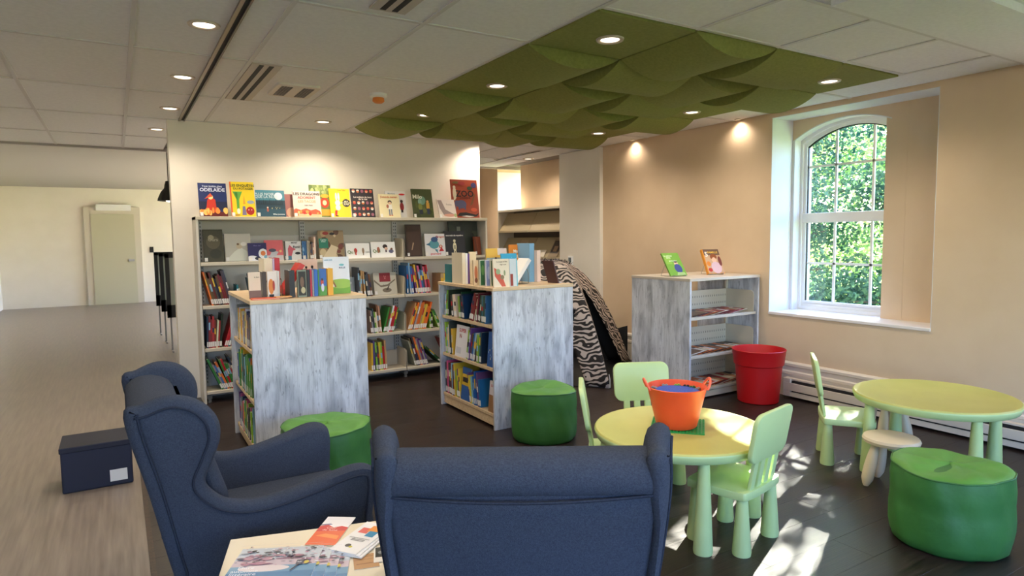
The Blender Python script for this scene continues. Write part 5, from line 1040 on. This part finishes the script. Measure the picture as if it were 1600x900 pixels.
for k in range(64):       # ragged mane along the ridge
    s = -.75 + .95 * k / 63; z = hz(abs(s)); x = s * RZ
    for q in range(2):
        dx, dy = rm.uniform(-.03, .03), rm.uniform(-.045, .045); h_ = rm.uniform(.02, .05) * (1.2 if s < -.1 else .6)
        mn.add([(x - .014, -.008, z - .006), (x + .014, -.008, z - .006), (x, .010, z - .006), (x + dx + s * .05, dy, z + h_)], [(0, 1, 3), (1, 2, 3), (2, 0, 3), (0, 2, 1)], k % 2)
mo = mn.build('mane', [M['black'], mat((150, 138, 132), .8)], zt_); mo['kind'] = 'stuff'
tp = MB()
for k in range(60):
    a = rm.uniform(0, 6.28); b = rm.uniform(-1.3, 1.3); d = Vector((math.cos(a) * math.cos(b), math.sin(a) * math.cos(b), math.sin(b))); c = Vector((-.18, -.66, .70)); u = d.cross(Vector((0, 0, 1))).normalized() * .014
    tp.add([c + u, c - u, c + d * .075], [(0, 1, 2)])
tp.tube([(-.18, -.66, .70), (-.19, -.60, .78)], .006, 6)
to_ = tp.build('tassel', M['black'], zt_); to_['kind'] = 'stuff'
for x, y in ((0, -RZ), (RZ, 0), (-RZ, 0), (0, RZ)):
    k = .99; MB().tube([(x * k, y * k, .004), (x * k, y * k, .09), (x * k * .985, y * k * .985, .14)], .005, 6).build('pole_end', mat((196, 192, 186), .4), zt_)

# ---------------------------------------------------------------- corridor beyond the partition, left
d = struct(link('door_1', None, None, (-.05, YF, 0)), 'pale glazed corridor door'); MB().box(-.55, .58, -.08, 0, 0, 2.28).build('door_frame', mat((206, 198, 182), .5), d)
MB().box(-.42, .45, -.10, -.08, 0, 2.12).build('door_leaf', mat((190, 186, 160), .5), d); MB().box(.30, .42, -.14, -.10, 1.0, 1.05).build('push_bar', M['steel'], d); MB().box(-.3, .4, -.16, -.08, 2.2, 2.34).build('door_closer', M['white'], d)
MB().box(.70, .78, YF - .02, YF, 1.2, 1.34).build('wall_switch', M['black']); tag(bpy.data.objects['wall_switch'], 'small black wall switch plate beside the corridor door', 'switch')
pn = thing('pendant_lamp', 'black dome pendant lamp hanging in the corridor by the partition corner', 'lamp', (.60, 9.2, 0))
MB().tube([(0, 0, 2.72), (0, 0, 2.18)], .006, 6).build('cord', M['black'], pn); MB().lathe([(.05, 2.72), (.05, 2.60), (.01, 2.59)], 16).build('ceiling_rose', M['black'], pn)
MB().lathe([(.03, 2.22), (.045, 2.17), (.05, 2.13), (.09, 2.08), (.125, 2.00), (.13, 1.97), (.122, 1.97), (.085, 2.06), (.04, 2.12), (.02, 2.15)], 24, caps=False).build('shade', M['black'], pn, smooth=True)
MB().lathe([(.001, 2.04), (.035, 2.03), (.045, 2.0), (.03, 1.965), (.001, 1.955)], 16).build('bulb', emit('pendant_bulb', (1, .85, .6), 5.0), pn, smooth=True)
for i, (x, y_) in enumerate(((.60, 11.6), (.62, 10.6), (.64, 9.7))):
    t = thing('display_panel', ['black-framed standing panel farthest down the corridor', 'black-framed standing panel, middle of the corridor row', 'black-framed standing panel nearest the partition corner'][i], 'panel', (x, y_, 0), 0, 'standing panels in the corridor')
    MB().box(-.10, -.05, -.02, .02, .45, 1.30).box(.30, .35, -.02, .02, .45, 1.30).box(-.10, .35, -.02, .02, 1.25, 1.30).box(-.10, .35, -.02, .02, .45, .62).build('frame', M['black'], t)
    MB().box(-.05, .30, -.008, .008, .62, 1.25).build('panel', mat((176, 186, 176), .5), t)
    for xx in (-.07, .31): MB().box(xx, xx + .02, -.15, .15, 0, .015).box(xx, xx + .02, -.01, .01, .015, .46).build('foot', M['metal_grey'], t)
cvn = thing('slot_diffuser', 'small dark air vent in the far corridor ceiling', 'air vent', (.20, 9.6, 2.72)); MB().box(-.12, .12, -.6, .6, -.008, 0).build('frame', mat((186, 180, 172), .5), cvn)
for a in (-.06, .02): MB().box(a, a + .045, -.5, .5, -.011, -.007).build('slot', M['dark_slot'], cvn)
bx = thing('storage_box', 'dark navy storage box with a small white label on the light floor', 'box', (-.34, 4.50, 0)); MB().box(0, .36, 0, .3, 0, .26).build('body', mat((34, 38, 58), .7), bx, bevel=.01); MB().box(.24, .33, -.003, 0, .03, .10).build('label', M['sticker'], bx); MB().box(-.005, .365, -.005, .305, .24, .275).build('lid', mat((30, 33, 50), .7), bx, bevel=.006)

# ---------------------------------------------------------------- outdoors
struct(MB().box(5.76, 40, -25, 40, -.5, -.42).build('ground', M['soil']), 'grass outside the window')
def tree(label, x, y_, h_, r_, c1, c2, n, seed, leaf=.10, drop=.35, lowz=.3):
    t = thing('tree', label, 'tree', (x, y_, -.45), 0, 'trees outside the window'); rr = random.Random(seed)
    br = MB().tube([(0, 0, 0), (.03, .02, h_ * .4), (-.02, .03, h_ * .75), (0, 0, h_ * .95)], [.11, .08, .05, .02], 8)
    cl = []
    for k in range(46):
        z = rr.uniform(lowz, h_); rad = r_ * (1 - .75 * (max(0, z - h_ * .35) / (h_ * .65)) ** 1.4) * rr.uniform(.25, 1.0); a = rr.uniform(0, 6.28); cl.append((rad * math.cos(a), rad * math.sin(a), z))
        if k % 3 == 0: br.tube([(0, 0, max(.1, z - .3)), (cl[-1][0] * .6, cl[-1][1] * .6, z - .05), cl[-1]], [.03, .018, .006], 5)
    br.build('trunk', M['bark'], t, smooth=True)
    m = MB()
    for k in range(n):
        c = Vector(rr.choice(cl)); g = Vector((rr.gauss(0, .22), rr.gauss(0, .22), rr.gauss(0, .17))) * (r_ / 1.4); p = c + g
        u = Vector((rr.gauss(0, 1), rr.gauss(0, 1), rr.gauss(-drop, .7))).normalized(); v2 = u.cross(Vector((rr.gauss(0, 1), rr.gauss(0, 1), rr.gauss(0, 1)))).normalized(); L = leaf * rr.uniform(.6, 1.3)
        m.add([p, p + u * L * .5 + v2 * L * .27, p + u * L, p + u * L * .5 - v2 * L * .27], [(0, 1, 2, 3)])
    fo = m.build('foliage', leafmat('leaves_%d' % seed, c1, c2), t); fo['kind'] = 'stuff'
tree('bluish green conifer close outside the window, on the left', 8.6, 6.0, 4.2, 1.6, (44, 84, 68), (108, 146, 112), 17000, 1, .075)
tree('bright yellow-green leafy tree outside, filling the upper window', 11.0, 7.6, 7.5, 2.4, (118, 158, 84), (214, 224, 150), 15000, 2, .13)
tree('mid green conifer outside, right part of the window', 9.2, 4.4, 3.6, 1.5, (46, 86, 66), (112, 148, 108), 16000, 3, .075)
tree('light green leafy tree far outside, right of the window', 13.5, 6.4, 7.0, 2.4, (136, 170, 104), (222, 230, 168), 13000, 4, .14)
tree('dark green conifer far outside, behind the others', 12.5, 9.6, 5.5, 2.2, (48, 88, 68), (116, 150, 108), 14000, 5, .11)

# lettering becomes plain mesh
for o in [q for q in bpy.data.objects if q.type == 'FONT']:
    me = bpy.data.meshes.new_from_object(o); n = link('lettering_tmp', me, o.parent); n.matrix_local = o.matrix_local.copy() if False else Matrix.LocRotScale(o.location, o.rotation_euler, None)
    nm = o.name.split('.')[0]; bpy.data.objects.remove(o); n.name = nm
